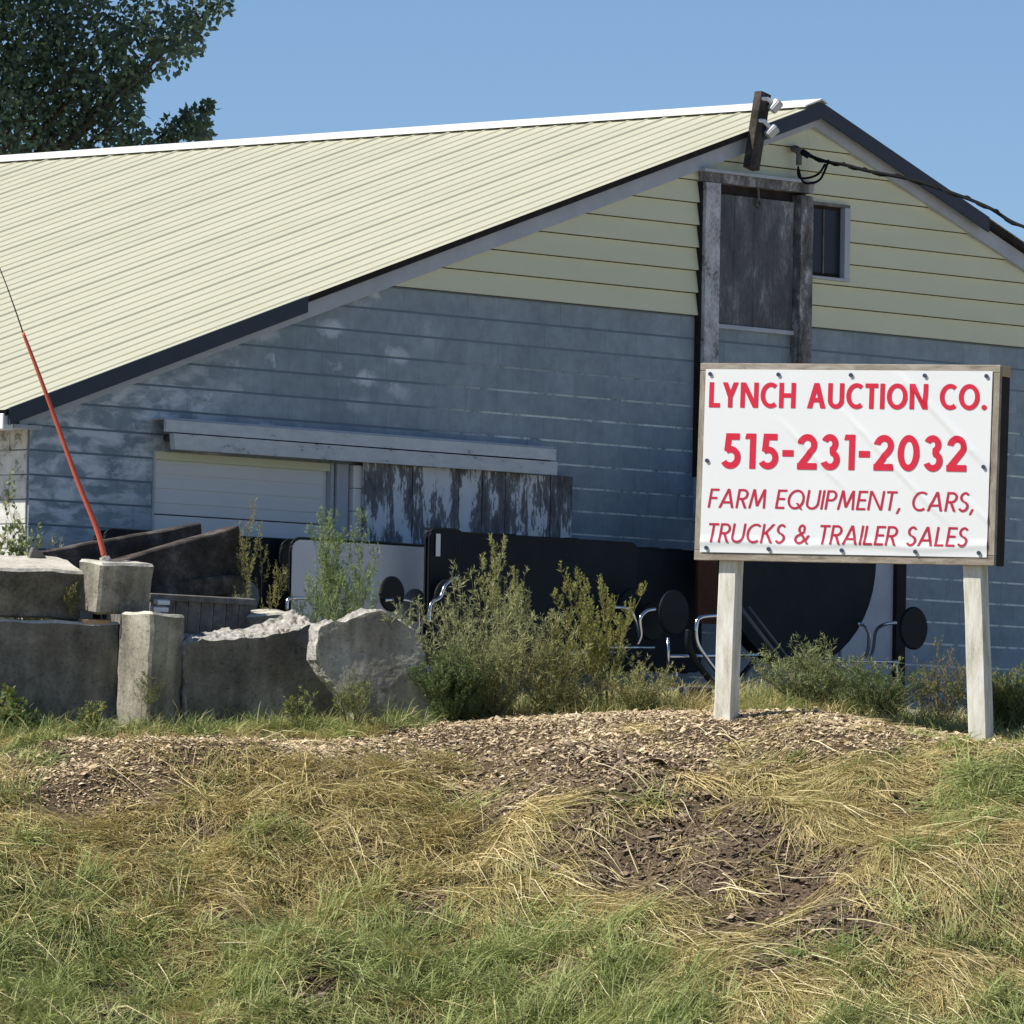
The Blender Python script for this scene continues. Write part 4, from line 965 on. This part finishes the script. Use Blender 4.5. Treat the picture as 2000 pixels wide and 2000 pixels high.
# round-ended table under the sign
t6 = table_root('black round-ended folded table seen under the white banner', 1560, 1150, 1.3)
a = loc(t6, 1410, 1000, 1.3); b = loc(t6, 1712, 1000, 1.3); cz = loc(t6, 1560, 1085, 1.3).z; zb = loc(t6, 1560, 1300, 1.3).z
cx = (a.x + b.x) / 2; rx = (b.x - a.x) / 2
P = [(cx + rx * math.cos(math.radians(q)), cz + (cz - zb) * math.sin(math.radians(q))) for q in range(0, 360, 8)]
top(t6, P, 0.0, 0.028, M_laminate); top(t6, P, 0.12, 0.028, M_laminate)
bar(t6, [loc(t6, 1675, 1218, 1.4), loc(t6, 1688, 1222, 1.4), loc(t6, 1697, 1240, 1.4), loc(t6, 1694, 1275, 1.35), loc(t6, 1683, 1290, 1.3)], 0.017)
stool(t6, loc(t6, 1787, 1227, 1.75), 0.195, M_plastic, [loc(t6, 1752, 1216, 1.7), loc(t6, 1727, 1220, 1.6), loc(t6, 1711, 1233, 1.5), loc(t6, 1706, 1265, 1.4), loc(t6, 1699, 1290, 1.35)])
bar(t6, [loc(t6, 1600, 1291, 1.35), loc(t6, 1742, 1293, 1.35), loc(t6, 1750, 1300, 1.35), loc(t6, 1752, 1340, 1.35)])
bar(t6, [loc(t6, 1420, 1340, 1.9), loc(t6, 1380, 1285, 1.9), loc(t6, 1362, 1255, 1.9), loc(t6, 1360, 1220, 1.9), loc(t6, 1372, 1205, 1.9), loc(t6, 1420, 1202, 1.9)], 0.018)
bar(t6, [loc(t6, 1345, 1230, 1.95), loc(t6, 1345, 1262, 1.95), loc(t6, 1365, 1300, 1.95), loc(t6, 1405, 1350, 1.95)], 0.03, m_=M_plastic)
bar(t6, [loc(t6, 1435, 1335, 1.9), loc(t6, 1478, 1285, 1.8)], 0.022, m_=M_plastic)
bar(t6, [loc(t6, 1430, 1354, 1.95), loc(t6, 1505, 1351, 1.95)], 0.017)
for q in (1300, 1390, 1470): caster(t6, loc(t6, q, 1362, 1.9))
bar(t6, [loc(t6, 1445, 1185, 1.6), loc(t6, 1540, 1310, 1.7)], 0.02, m_=M_stoolgrey); bar(t6, [loc(t6, 1462, 1185, 1.5), loc(t6, 1550, 1300, 1.6)], 0.014, m_=M_stoolgrey)
# box and brick near the table feet
m = MB(); m.box(-0.1, 0.1, 0, 0.2, -0.05, 0.17); o = m.build('cardboard_box', noisy('faded_orange_box', [(0.3, (0.30, 0.16, 0.06)), (0.7, (0.50, 0.32, 0.15))], 8), bevel=0.004)
o.location = at(1262, 1388, 61.4); o.rotation_euler = (0, 0, 0.5); tag(o, 'faded orange box on the ground in the weeds by the table feet', 'box')
m = MB(); m.box(-0.1, 0.1, 0, 0.2, -0.05, 0.19); o = m.build('grey_crate', M_stoolgrey, bevel=0.006)
o.location = at(1368, 1388, 61.2); o.rotation_euler = (0, 0, 0.4); tag(o, 'small dark grey crate on the ground just left of the left sign post', 'crate')

# ------------------------------------------------------------------ vegetation
def rand_dirs(n):
    v = RNG.normal(size=(n, 3)); return v / np.linalg.norm(v, axis=1, keepdims=True)
def leaf_mesh(name, P, D, L, Wd_, C):
    """rhombic leaves: base P, direction D, length L, width W, colour C"""
    n = len(P); D = D / np.linalg.norm(D, axis=1, keepdims=True)
    S = np.cross(D, rand_dirs(n)); S /= np.maximum(np.linalg.norm(S, axis=1, keepdims=True), 1e-6)
    N = np.cross(S, D)
    L = L[:, None]; Wd_ = Wd_[:, None]
    V = np.stack([P, P + D * L * 0.45 + S * Wd_ / 2 + N * L * 0.04, P + D * L - N * L * 0.08, P + D * L * 0.45 - S * Wd_ / 2 + N * L * 0.04], 1).reshape(-1, 3)
    i = np.arange(n)[:, None] * 4
    F = np.concatenate([i + np.array([[0, 1, 2]]), i + np.array([[0, 2, 3]])], 0)
    return np_mesh(name, V, F, np.repeat(C, 4, 0))
def colmix(n, cols, jit=0.18):
    cols = np.array(cols); k = RNG.integers(0, len(cols), n); k2 = RNG.integers(0, len(cols), n); f = RNG.random((n, 1))
    return (cols[k] * f + cols[k2] * (1 - f)) * (1 + RNG.uniform(-jit, jit, (n, 1)))
def weed(label, base, h, spread, stems, branches, dens, llen, lwid, cols, lean=(0, 0), up=0.75, stemr=0.004, cat='weed', group=None, name='weed', bare=0.12, plume=0.0, brl=0.32):
    root = empty(name, base); tag(root, label, cat, group)
    sm = MB(); LP, LD, LL = [], [], []
    for s_ in range(stems):
        az = RNG.uniform(0, 2 * math.pi); out = RNG.uniform(0.05, 1.0) ** 0.7
        H = h * RNG.uniform(0.62, 1.0) * (1.05 - 0.35 * out)
        tip = Vector((math.cos(az) * spread * out + lean[0], math.sin(az) * spread * out * 0.8 + lean[1], H))
        p0 = Vector((math.cos(az) * 0.05 * out, math.sin(az) * 0.05 * out, -0.04))
        mid = p0.lerp(tip, 0.5) + Vector((RNG.uniform(-.06, .06) * h, RNG.uniform(-.06, .06) * h, 0.06 * h))
        path = spline([p0, mid, tip], 7); sm.tube(path, stemr, 4, stemr * 0.35, cap=False)
        for b_ in range(branches):
            t_ = RNG.uniform(bare, 0.98); fi = t_ * (len(path) - 1); i0 = int(fi); q = path[i0].lerp(path[min(i0 + 1, len(path) - 1)], fi - i0)
            az2 = RNG.uniform(0, 2 * math.pi); bl = h * brl * (1.1 - t_) * RNG.uniform(0.5, 1.1) + 0.05
            dv = Vector((math.cos(az2) * (1 - up), math.sin(az2) * (1 - up), up)).normalized()
            e = q + dv * bl; mm = q.lerp(e, 0.5) + Vector((math.cos(az2), math.sin(az2), -0.2)) * bl * 0.12
            bp = [q, mm, e]
            sm.tube(bp, stemr * 0.45, 3, stemr * 0.2, cap=False)
            nl = max(3, int(dens * bl * (1 + plume * t_)))
            tt = RNG.random(nl)
            A = np.array(q)[None] * (1 - tt[:, None]) + np.array(e)[None] * tt[:, None] + np.array((mm - q.lerp(e, .5)))[None] * (1 - (2 * tt[:, None] - 1) ** 2)
            LP.append(A); LD.append(rand_dirs(nl) * 0.8 + np.array(dv)[None] * 0.9); LL.append(RNG.uniform(0.6, 1.2, nl) * llen * (1.1 - 0.5 * tt))
    sm.build('stems', M_stem, root)
    P = np.concatenate(LP); D = np.concatenate(LD); L = np.concatenate(LL); n = len(P)
    me = leaf_mesh('leaves', P, D, L, L * 0 + lwid * RNG.uniform(0.7, 1.2, n), colmix(n, cols))
    link('leaves', me, M_leaf, root)
    return root
GREY = [(0.46, 0.49, 0.24), (0.58, 0.58, 0.32), (0.34, 0.385, 0.18)]
YEL = [(0.36, 0.36, 0.11), (0.44, 0.42, 0.15), (0.26, 0.28, 0.085)]
DRY = [(0.46, 0.41, 0.19), (0.35, 0.31, 0.14)]
DEEP = [(0.11, 0.17, 0.065), (0.17, 0.24, 0.095), (0.24, 0.29, 0.11)]
def gb(px, py, Y):       # a point on the ground at depth Y under a photo column
    p = at(px, py, Y); return Vector((p.x, p.y, gz(p.x, p.y)))
weed('big bushy grey-green weed in the middle, in front of the widest black table', gb(950, 1400, 60.9), 1.28, 0.95, 46, 10, 105, 0.068, 0.0045, GREY, (-0.05, 0), 0.6, bare=0.05)
weed('tall plumed weed shoots rising behind the big bushy weed', gb(975, 1400, 61.3), 1.62, 0.42, 9, 13, 190, 0.045, 0.008, GREY + YEL, (0, 0), 0.8, bare=0.5, brl=0.17)
weed('yellow-green upright weed at the right of the big bushy weed', gb(1185, 1392, 60.8), 1.40, 0.70, 22, 12, 210, 0.04, 0.010, YEL, (0.02, 0), 0.84, bare=0.25, brl=0.18)
weed('dense green weed filling between the two large weeds', gb(1085, 1396, 60.85), 0.80, 0.70, 32, 9, 110, 0.065, 0.005, GREY + YEL, (0, 0), 0.55, bare=0.03)
weed('low yellow-green weed tuft beside the orange box', gb(1245, 1392, 60.5), 0.46, 0.40, 26, 8, 120, 0.05, 0.006, YEL + GREY, (0.03, 0), 0.6, bare=0.02)
weed('dark green low weed at the foot of the big bushy weed', gb(885, 1402, 60.6), 0.62, 0.36, 70, 10, 150, 0.05, 0.008, DEEP, (0, 0), 0.5, bare=0.02)
weed('feathery light green weed behind the broken slabs, in front of the grey table', gb(668, 1300, 62.3), 1.95, 0.42, 18, 14, 150, 0.055, 0.006, [(0.26, 0.36, 0.16), (0.36, 0.45, 0.19)], (0, 0), 0.7, bare=0.3)
weed('thin dry pale weed stalk rising above the timbers', gb(450, 1250, 62.2), 2.0, 0.24, 8, 13, 120, 0.04, 0.006, DRY + YEL, (0.18, 0), 0.75, bare=0.6, brl=0.18)
weed('low spreading dark green bush on the mulch under the banner', gb(1590, 1396, 60.6), 0.62, 0.70, 60, 9, 120, 0.05, 0.008, DEEP + GREY, (0, 0), 0.5, bare=0.02)
weed('low dark green bush on the mulch nearer the right sign post', gb(1700, 1410, 60.2), 0.52, 0.62, 56, 9, 120, 0.05, 0.008, DEEP, (0.03, 0), 0.45, bare=0.02)
weed('thin green weed sprouting in front of the upright block', gb(283, 1444, 60.3), 0.66, 0.10, 2, 14, 190, 0.04, 0.004, [(0.13, 0.17, 0.05), (0.2, 0.22, 0.08)], (0.1, 0), 0.5, bare=0.45, brl=0.26)
weed('sprawling weed with bare stalks in front of the large pale slab', gb(690, 1420, 60.1), 0.48, 0.32, 12, 6, 90, 0.05, 0.009, YEL + DEEP, (0.05, -0.05), 0.6, bare=0.4)
weed('small leafy weed in front of the dark broken slab', gb(590, 1425, 60.1), 0.34, 0.15, 7, 6, 120, 0.05, 0.012, YEL + DEEP, (0, 0), 0.6)
weed('dry brown weed between the right sign post and the green bush', gb(1835, 1425, 60.1), 0.80, 0.28, 20, 7, 90, 0.045, 0.006, DRY + [(0.12, 0.10, 0.05)], (0, 0), 0.7)
weed('tangled yellow-green weed at the right edge behind the right post', gb(1965, 1430, 60.0), 0.62, 0.48, 80, 9, 130, 0.05, 0.008, YEL + DEEP, (0, 0), 0.65)
weed('climbing leafy weed against the white side wall at the left edge', gb(18, 1300, 62.3), 2.25, 0.26, 12, 12, 60, 0.07, 0.03, DEEP + GREY, (-0.05, 0), 0.75, bare=0.3)
weed('grassy weed at the barn corner behind the red pole', gb(95, 1300, 62.5), 1.75, 0.25, 12, 10, 110, 0.06, 0.008, GREY, (0, 0), 0.75, bare=0.3)
weed('broad-leaved weed at the left edge in front of the broad block', gb(5, 1445, 60.1), 0.42, 0.16, 8, 7, 70, 0.08, 0.04, DEEP + YEL, (0, 0), 0.6)
weed('small broad-leaved weed at the foot of the broad dark block', gb(40, 1448, 60.0), 0.26, 0.14, 7, 6, 80, 0.06, 0.03, DEEP, (0, 0), 0.5)
weed('small yellow-green weed at the foot of the broad block near the upright one', gb(170, 1442, 60.0), 0.30, 0.13, 8, 6, 90, 0.05, 0.02, YEL + DEEP, (0, 0), 0.5)
weed('tiny weed growing from the joint of the long top block', at(140, 1190, 60.72), 0.22, 0.07, 4, 6, 100, 0.03, 0.007, YEL, (0, -0.03), 0.6)

# ------------------------------------------------------------------ grass, straw and wood chips on the bank
def sstep(a, b, x): t_ = np.clip((x - a) / (b - a), 0, 1); return t_ * t_ * (3 - 2 * t_)
def bank_points(n, x0=-6.2, x1=6.2, t0=-6.6, t1=1.0):
    X = RNG.uniform(x0, x1, n); px = 1000 + FPX * X / 59.5; yc = np.interp(px, _cr[:, 0], _cr[:, 1])
    T = RNG.uniform(t0, t1, n); Y = yc + T; Z = ground_z(X, Y)
    P = np.stack([X, Y, Z], 1); qx, qy = project(P)
    return P, T, qx, qy
MU = np.array([(-600, 1560), (0, 1560), (100, 1590), (300, 1570), (430, 1510), (560, 1480), (800, 1490), (950, 1510), (1100, 1560), (1300, 1520), (1500, 1500), (1700, 1480), (1850, 1462), (2000, 1452), (2600, 1450)], float)
def fields(P, qx, qy):
    nz = vnoise(P[:, 0], P[:, 1], 0.55, 5) - 0.5; nz2 = vnoise(P[:, 0], P[:, 1], 0.23, 6) - 0.5
    y = qy + nz * 120 + nz2 * 60
    mul = 1 - sstep(-35, 35, y - np.interp(qx, MU[:, 0], MU[:, 1]))
    ex = (qx - 1340) * 0.92 + (qy - 1660) * 0.38; ey = -(qx - 1340) * 0.38 + (qy - 1660) * 0.92
    so = 1 - sstep(0.55, 1.15, np.sqrt((ex / 500) ** 2 + (ey / 150) ** 2) + nz * 0.5 + nz2 * 0.3)
    dk = np.zeros_like(qx)
    for (cx, cy, rx, ry) in ((430, 1625, 75, 30), (830, 1770, 80, 50), (410, 1790, 60, 42), (740, 1660, 90, 30), (70, 1715, 50, 32), (230, 1950, 75, 50), (620, 1930, 60, 36), (1760, 1580, 70, 30), (1500, 1880, 80, 34), (1080, 1900, 60, 34)):
        dk = np.maximum(dk, 1 - sstep(0.6, 1.2, np.hypot((qx - cx) / rx, (qy - cy) / ry) + nz2))
    gthr = np.interp(qx, [-500, 0, 250, 380, 500, 900, 1250, 1400, 2000, 2600], [1690, 1690, 1760, 1900, 1800, 1800, 1880, 2000, 1990, 1980])
    g = sstep(-50, 70, y - gthr) * (1 - 0.5 * np.exp(-((qx - 360) / 80) ** 2))
    g = np.maximum(g, np.exp(-((qx - 600) / 190) ** 2) * np.exp(-((qy - 1432) / 14) ** 2))
    g = np.maximum(g, np.exp(-((qx - 30) / 90) ** 2) * np.exp(-((qy - 1475) / 40) ** 2))
    g = np.maximum(g, 0.75 * sstep(1780, 1960, qx) * np.exp(-((qy - 1530) / 55) ** 2))
    g = np.maximum(g, 0.6 * np.exp(-((qx - 1960) / 120) ** 2) * np.exp(-((qy - 1800) / 70) ** 2))
    return mul, so, dk, np.clip(g, 0, 1)
def blades(name, label, P, az, L, lean, wid, C, lift=0.0):
    n = len(P); ss = np.array([0, .36, .7, 1.0])
    dh = np.stack([np.cos(az), np.sin(az)], 1)
    V = np.zeros((n, 4, 2, 3)); tw = RNG.uniform(-0.9, 0.9, n)
    sd = np.stack([-np.sin(az) * np.cos(tw), np.cos(az) * np.cos(tw), np.sin(tw)], 1)
    for k, s_ in enumerate(ss):
        hz = L * (lean * s_ + 0.22 * s_ * s_); ht = L * (1 - lean) * (s_ * 1.25 - 0.45 * s_ * s_) + 0.012 * L * s_
        ht = ht + lift * np.minimum(s_ * 2, 1)
        x = P[:, 0] + dh[:, 0] * hz; y = P[:, 1] + dh[:, 1] * hz
        z = ground_z(x, y) + np.maximum(ht, 0.002) - (0.01 if k == 0 else 0)
        c = np.stack([x, y, z], 1); w_ = (wid * (1 - 0.85 * s_ ** 1.5))[:, None] * 0.5
        V[:, k, 0] = c - sd * w_; V[:, k, 1] = c + sd * w_
    i = np.arange(n)[:, None] * 8
    F = np.concatenate([i + np.array([[2 * k, 2 * k + 1, 2 * k + 3, 2 * k + 2]]) for k in range(3)], 0)
    me = np_mesh(name, V.reshape(-1, 3), F, np.repeat(C, 8, 0))
    return tag(link(name, me, M_grass), label, 'grass', kind='stuff')
# tufts
NT_ = 6200
P, T, qx, qy = bank_points(NT_)
mul, so, dk, g = fields(P, qx, qy)
dens = np.clip((1 - 0.95 * mul) * (1 - 0.91 * so) * (1 - 0.95 * dk), 0.0, 1) * np.where(T > 0.1, 0.4, 1)
keep = RNG.random(NT_) < np.maximum(dens, np.where(g * (qy < 1500) > 0.4, 0.9, 0))
P, T, g, qx, qy = P[keep], T[keep], g[keep], qx[keep], qy[keep]; nt_ = len(P)
green = RNG.random(nt_) < np.clip(g * 0.74 + 0.07, 0, 1)
near_top = qy < 1500
def tuft_blades(sel, per, Lr, leanr, wr, cols, azmain, azspread, rad):
    idx = np.repeat(np.nonzero(sel)[0], RNG.integers(per[0], per[1], sel.sum()))
    n = len(idx); a = RNG.uniform(0, 2 * math.pi, n); r_ = rad * np.sqrt(RNG.random(n))
    Q = P[idx].copy(); Q[:, 0] += np.cos(a) * r_; Q[:, 1] += np.sin(a) * r_ * 0.8
    tl = RNG.uniform(*Lr, nt_)[idx]; L = tl * RNG.uniform(0.5, 1.1, n) * np.where(near_top[idx], 0.5, 1)
    az = (azmain(idx) + RNG.normal(0, azspread, nt_)[idx] * 0.7 + RNG.normal(0, azspread, n))
    lean = np.clip(RNG.uniform(*leanr, nt_)[idx] + RNG.normal(0, 0.12, n), 0.05, 0.98)
    if azmain is azdry: lean = np.where(qx[idx] > 900, np.clip(0.68 + 0.3 * lean, 0.7, 0.97), lean)
    C0 = colmix(nt_, cols, 0.2)[idx]; C = C0 * 0.55 + colmix(n, cols, 0.25) * 0.45
    return Q, az, L, lean, RNG.uniform(*wr, n), C
STRAW = [(0.66, 0.53, 0.26), (0.80, 0.67, 0.37), (0.48, 0.385, 0.17), (0.53, 0.47, 0.20), (0.33, 0.28, 0.115), (0.42, 0.40, 0.17)]
GREEN = [(0.25, 0.32, 0.095), (0.34, 0.41, 0.14), (0.43, 0.46, 0.19), (0.17, 0.235, 0.07), (0.50, 0.48, 0.22)]
azdry = lambda i: np.where(qx[i] > 900, -1.08, np.where(RNG.random(len(i)) < .5, -0.9, -2.3))
a1 = tuft_blades(~green, (34, 62), (0.16, 0.52), (0.40, 0.95), (0.005, 0.013), STRAW, azdry, 0.55, 0.14)
blades('dry_grass', 'matted dry straw-coloured grass lying over the bank', *a1)
a2 = tuft_blades(green, (40, 70), (0.18, 0.46), (0.30, 0.85), (0.006, 0.014), GREEN, lambda i: np.full(len(i), -1.57), 1.3, 0.13)
blades('green_grass', 'long green grass arching over at the foot of the bank', *a2)
P0_, T0_, qx0, qy0 = bank_points(9000, -6.2, 7.5, -0.35, 3.2)
sel_ = ((qx0 > 815) & (T0_ > 0.45) & (RNG.random(9000) < 0.45)) | ((qx0 < 840) & (T0_ < 0.45) & (RNG.random(9000) < 0.55))
P, T, qx, qy = P0_[sel_], T0_[sel_], qx0[sel_], qy0[sel_]; nt_ = len(P); near_top = np.zeros(nt_, bool); gmask = RNG.random(nt_) < np.where(qx < 840, 0.75, 0.5)
a3 = tuft_blades(gmask, (14, 30), (0.12, 0.34), (0.15, 0.7), (0.005, 0.012), GREEN + DEEP, lambda i: np.full(len(i), -1.57), 1.6, 0.12)
blades('crest_grass', 'green grass growing along the crest around the blocks and weeds', *a3)
a4 = tuft_blades(~gmask, (12, 26), (0.14, 0.36), (0.2, 0.8), (0.004, 0.010), STRAW, lambda i: np.full(len(i), -1.2), 1.6, 0.12)
blades('crest_straw', 'dry grass standing along the crest among the weeds', *a4)
# thin cover of single blades everywhere, and long bleached stalks swept to the lower right
N2 = 30000
P, T, qx, qy = bank_points(N2); mul, so, dk, g = fields(P, qx, qy)
k = RNG.random(N2) < np.clip(1 - 0.80 * mul - 0.72 * so - 0.8 * dk, 0.03, 1)
P = P[k]; n = len(P); gg = RNG.random(n) < g[k] * 0.8
blades('loose_grass', 'loose short grass blades scattered over the bank', P, RNG.uniform(0, 6.28, n), RNG.uniform(.06, .2, n), RNG.uniform(.3, .95, n), RNG.uniform(.003, .007, n),
       np.where(gg[:, None], colmix(n, GREEN, .25), colmix(n, STRAW, .3)))
N3 = 9000
P, T, qx, qy = bank_points(N3, -6, 6, -6, -0.6)
dd = np.exp(-(((qx - 1300) * 0.4 + (qy - 1800) * -0.9) / 110) ** 2) * (qx > 950) + 0.8 * np.exp(-((qx - 1750) / 130) ** 2 - ((qy - 1690) / 80) ** 2) + 0.5 * np.exp(-((qx - 650) / 220) ** 2 - ((qy - 1640) / 90) ** 2) + 0.10
k = RNG.random(N3) < np.clip(dd * 0.55, 0, 1); P = P[k]; n = len(P)
blades('straw_stalks', 'long bleached straw stalks swept down the bank', P, -1.05 + RNG.normal(0, .2, n), RNG.uniform(.35, .85, n), RNG.uniform(.82, .96, n), RNG.uniform(.007, .012, n),
       colmix(n, [(0.72, 0.62, 0.36), (0.60, 0.53, 0.27), (0.82, 0.74, 0.48)], .15), 0.05)
# wood chips
def chips(name, label, P, size, C):
    n = len(P); az = RNG.uniform(0, 6.28, n); ti = RNG.normal(0, 0.35, n); tj = RNG.normal(0, 0.35, n)
    d = np.stack([np.cos(az), np.sin(az), ti], 1); s_ = np.stack([-np.sin(az), np.cos(az), tj], 1)
    L = size[:, None] * RNG.uniform(0.7, 1.4, (n, 1)); Wc = L * RNG.uniform(0.25, 0.6, (n, 1)); up = np.array([[0, 0, 1.0]]); h = L * RNG.uniform(0.12, 0.3, (n, 1))
    P = P + up * (0.004 + 0.25 * L * RNG.random((n, 1)))
    V = np.stack([P - d * L / 2 - s_ * Wc / 2, P + d * L / 2 - s_ * Wc * 0.35, P + d * L * 0.45 + s_ * Wc / 2, P - d * L * 0.5 + s_ * Wc * 0.4, P + up * h + d * L * 0.1], 1).reshape(-1, 3)
    i = np.arange(n)[:, None] * 5
    F = np.concatenate([i + np.array([[a, b, 4]]) for a, b in ((0, 1), (1, 2), (2, 3), (3, 0))], 0)
    me = np_mesh(name, V, F, np.repeat(C, 5, 0)); return tag(link(name, me, M_chip), label, 'wood chips', kind='stuff')
N4 = 190000
P, T, qx, qy = bank_points(N4, -6.2, 6.2, -3.2, 1.6); mul, so, dk, g = fields(P, qx, qy)
k = RNG.random(N4) < np.clip(mul * 0.95 + 0.06, 0, 1) * np.where(g * (qy < 1500) > 0.4, 0.25, 1); P = P[k]; n = len(P)
chips('wood_chips', 'pale brown wood chip mulch spread along the crest of the bank', P, RNG.gamma(1.9, 0.0068, n) + 0.006, colmix(n, [(0.60, 0.47, 0.30), (0.48, 0.37, 0.225), (0.74, 0.62, 0.43), (0.33, 0.245, 0.145), (0.56, 0.44, 0.28)], .3))
N5 = 90000
P, T, qx, qy = bank_points(N5, -6.2, 6.2, -6, -0.4); mul, so, dk, g = fields(P, qx, qy)
k = RNG.random(N5) < np.clip(so + 0.9 * dk, 0, 1); P = P[k]; n = len(P)
chips('dark_mulch', 'dark rotted bark mulch in the bare hollows of the bank', P, RNG.gamma(2.4, 0.009, n) + 0.008, colmix(n, [(0.155, 0.112, 0.08), (0.08, 0.056, 0.04), (0.24, 0.18, 0.13), (0.36, 0.285, 0.21)], .3))

# ------------------------------------------------------------------ tree behind the barn
TY = 96.0
tb = at(-420, 900, TY); tree = empty('broadleaf_tree', (tb.x, tb.y, 2.9)); tag(tree, 'large dark green broadleaf tree standing behind the barn roof at the upper left', 'tree')
M_bark = noisy('tree_bark', [(0.3, (0.045, 0.036, 0.028)), (0.7, (0.12, 0.10, 0.08))], 6, 0.95, 0.1, 0.8, 0.03)
def Tq(px, py, dy=0): return at(px, py, TY + dy) - tree.location
trunk = MB(); top_ = Tq(-380, -420)
trunk.tube(spline([Vector((0, 0, -0.3)), Vector((0.1, 0, 3)), Vector((0.2, 0.1, 7)), top_], 6), 0.42, 12, 0.08); trunk.build('trunk', M_bark, tree, smooth=True)
clumps = []   # (centre, radius)
for (px, py, r) in ((60, 40, 1.0), (150, 60, 0.75), (230, 30, 0.65), (300, 20, 0.5), (345, 60, 0.38), (385, 25, 0.30), (425, 5, 0.2), (330, 95, 0.32), (265, 110, 0.40), (370, 75, 0.22),
                    (200, 130, 0.6), (100, 150, 0.9), (20, 180, 1.0), (150, 215, 0.6), (215, 185, 0.42), (225, 235, 0.35), (80, 255, 0.6), (180, 270, 0.4), (250, 270, 0.32), (-40, 80, 1.1), (275, 285, 0.25),
                    (255, 160, 0.2), (275, 145, 0.16), (355, 270, 0.24), (385, 245, 0.17), (335, 250, 0.2), (372, 225, 0.14), (402, 205, 0.10), (320, 285, 0.2), (398, 258, 0.10), (260, 215, 0.16)):
    clumps.append((Tq(px, py, RNG.uniform(-0.6, 0.6)), r))
cc = Tq(-420, -60)
for i in range(150):
    v = Vector(rand_dirs(1)[0]); q = cc + Vector((v.x * 4.4, v.y * 4.4, v.z * 4.8)) * RNG.uniform(0.2, 1.0) ** 0.5
    w_ = np.array(q + tree.location); ax, ay = project(w_)
    if ax > 120 - max(0, ay) * 0.1 and ay > -150: continue
    clumps.append((q, RNG.uniform(0.6, 1.15)))
limbs = MB()
for c, r in clumps:
    z0 = min(max(0.35 * c.z, 3.0), 9.0); a_ = Vector((0.2, 0.1, z0)); mid = a_.lerp(c, 0.5) + Vector((0, 0, 0.5))
    limbs.tube(spline([a_, mid, c], 5), 0.05 + 0.035 * r, 5, 0.012, cap=False)
limbs.build('limbs', M_bark, tree)
LP, LD = [], []
for c, r in clumps:
    n = int(1050 * r ** 2.0 + 70)
    d = rand_dirs(n); rad = r * RNG.uniform(0.15, 1.0, n) ** 0.55 * (0.75 + 0.5 * vnoise(d[:, 0] * 3 + c.x, d[:, 2] * 3 + c.z, 1.0, 4))
    LP.append(np.array(c)[None] + d * rad[:, None]); LD.append(d * 0.5 + rand_dirs(n) * 0.7 + np.array([[0, 0, -0.45]]))
P = np.concatenate(LP); D = np.concatenate(LD); n = len(P)
me = leaf_mesh('crown', P, D, RNG.uniform(0.06, 0.115, n), RNG.uniform(0.05, 0.085, n), colmix(n, [(0.10, 0.16, 0.11), (0.14, 0.21, 0.135), (0.20, 0.26, 0.14), (0.11, 0.165, 0.14)], .25))
link('crown', me, M_leaf, tree)
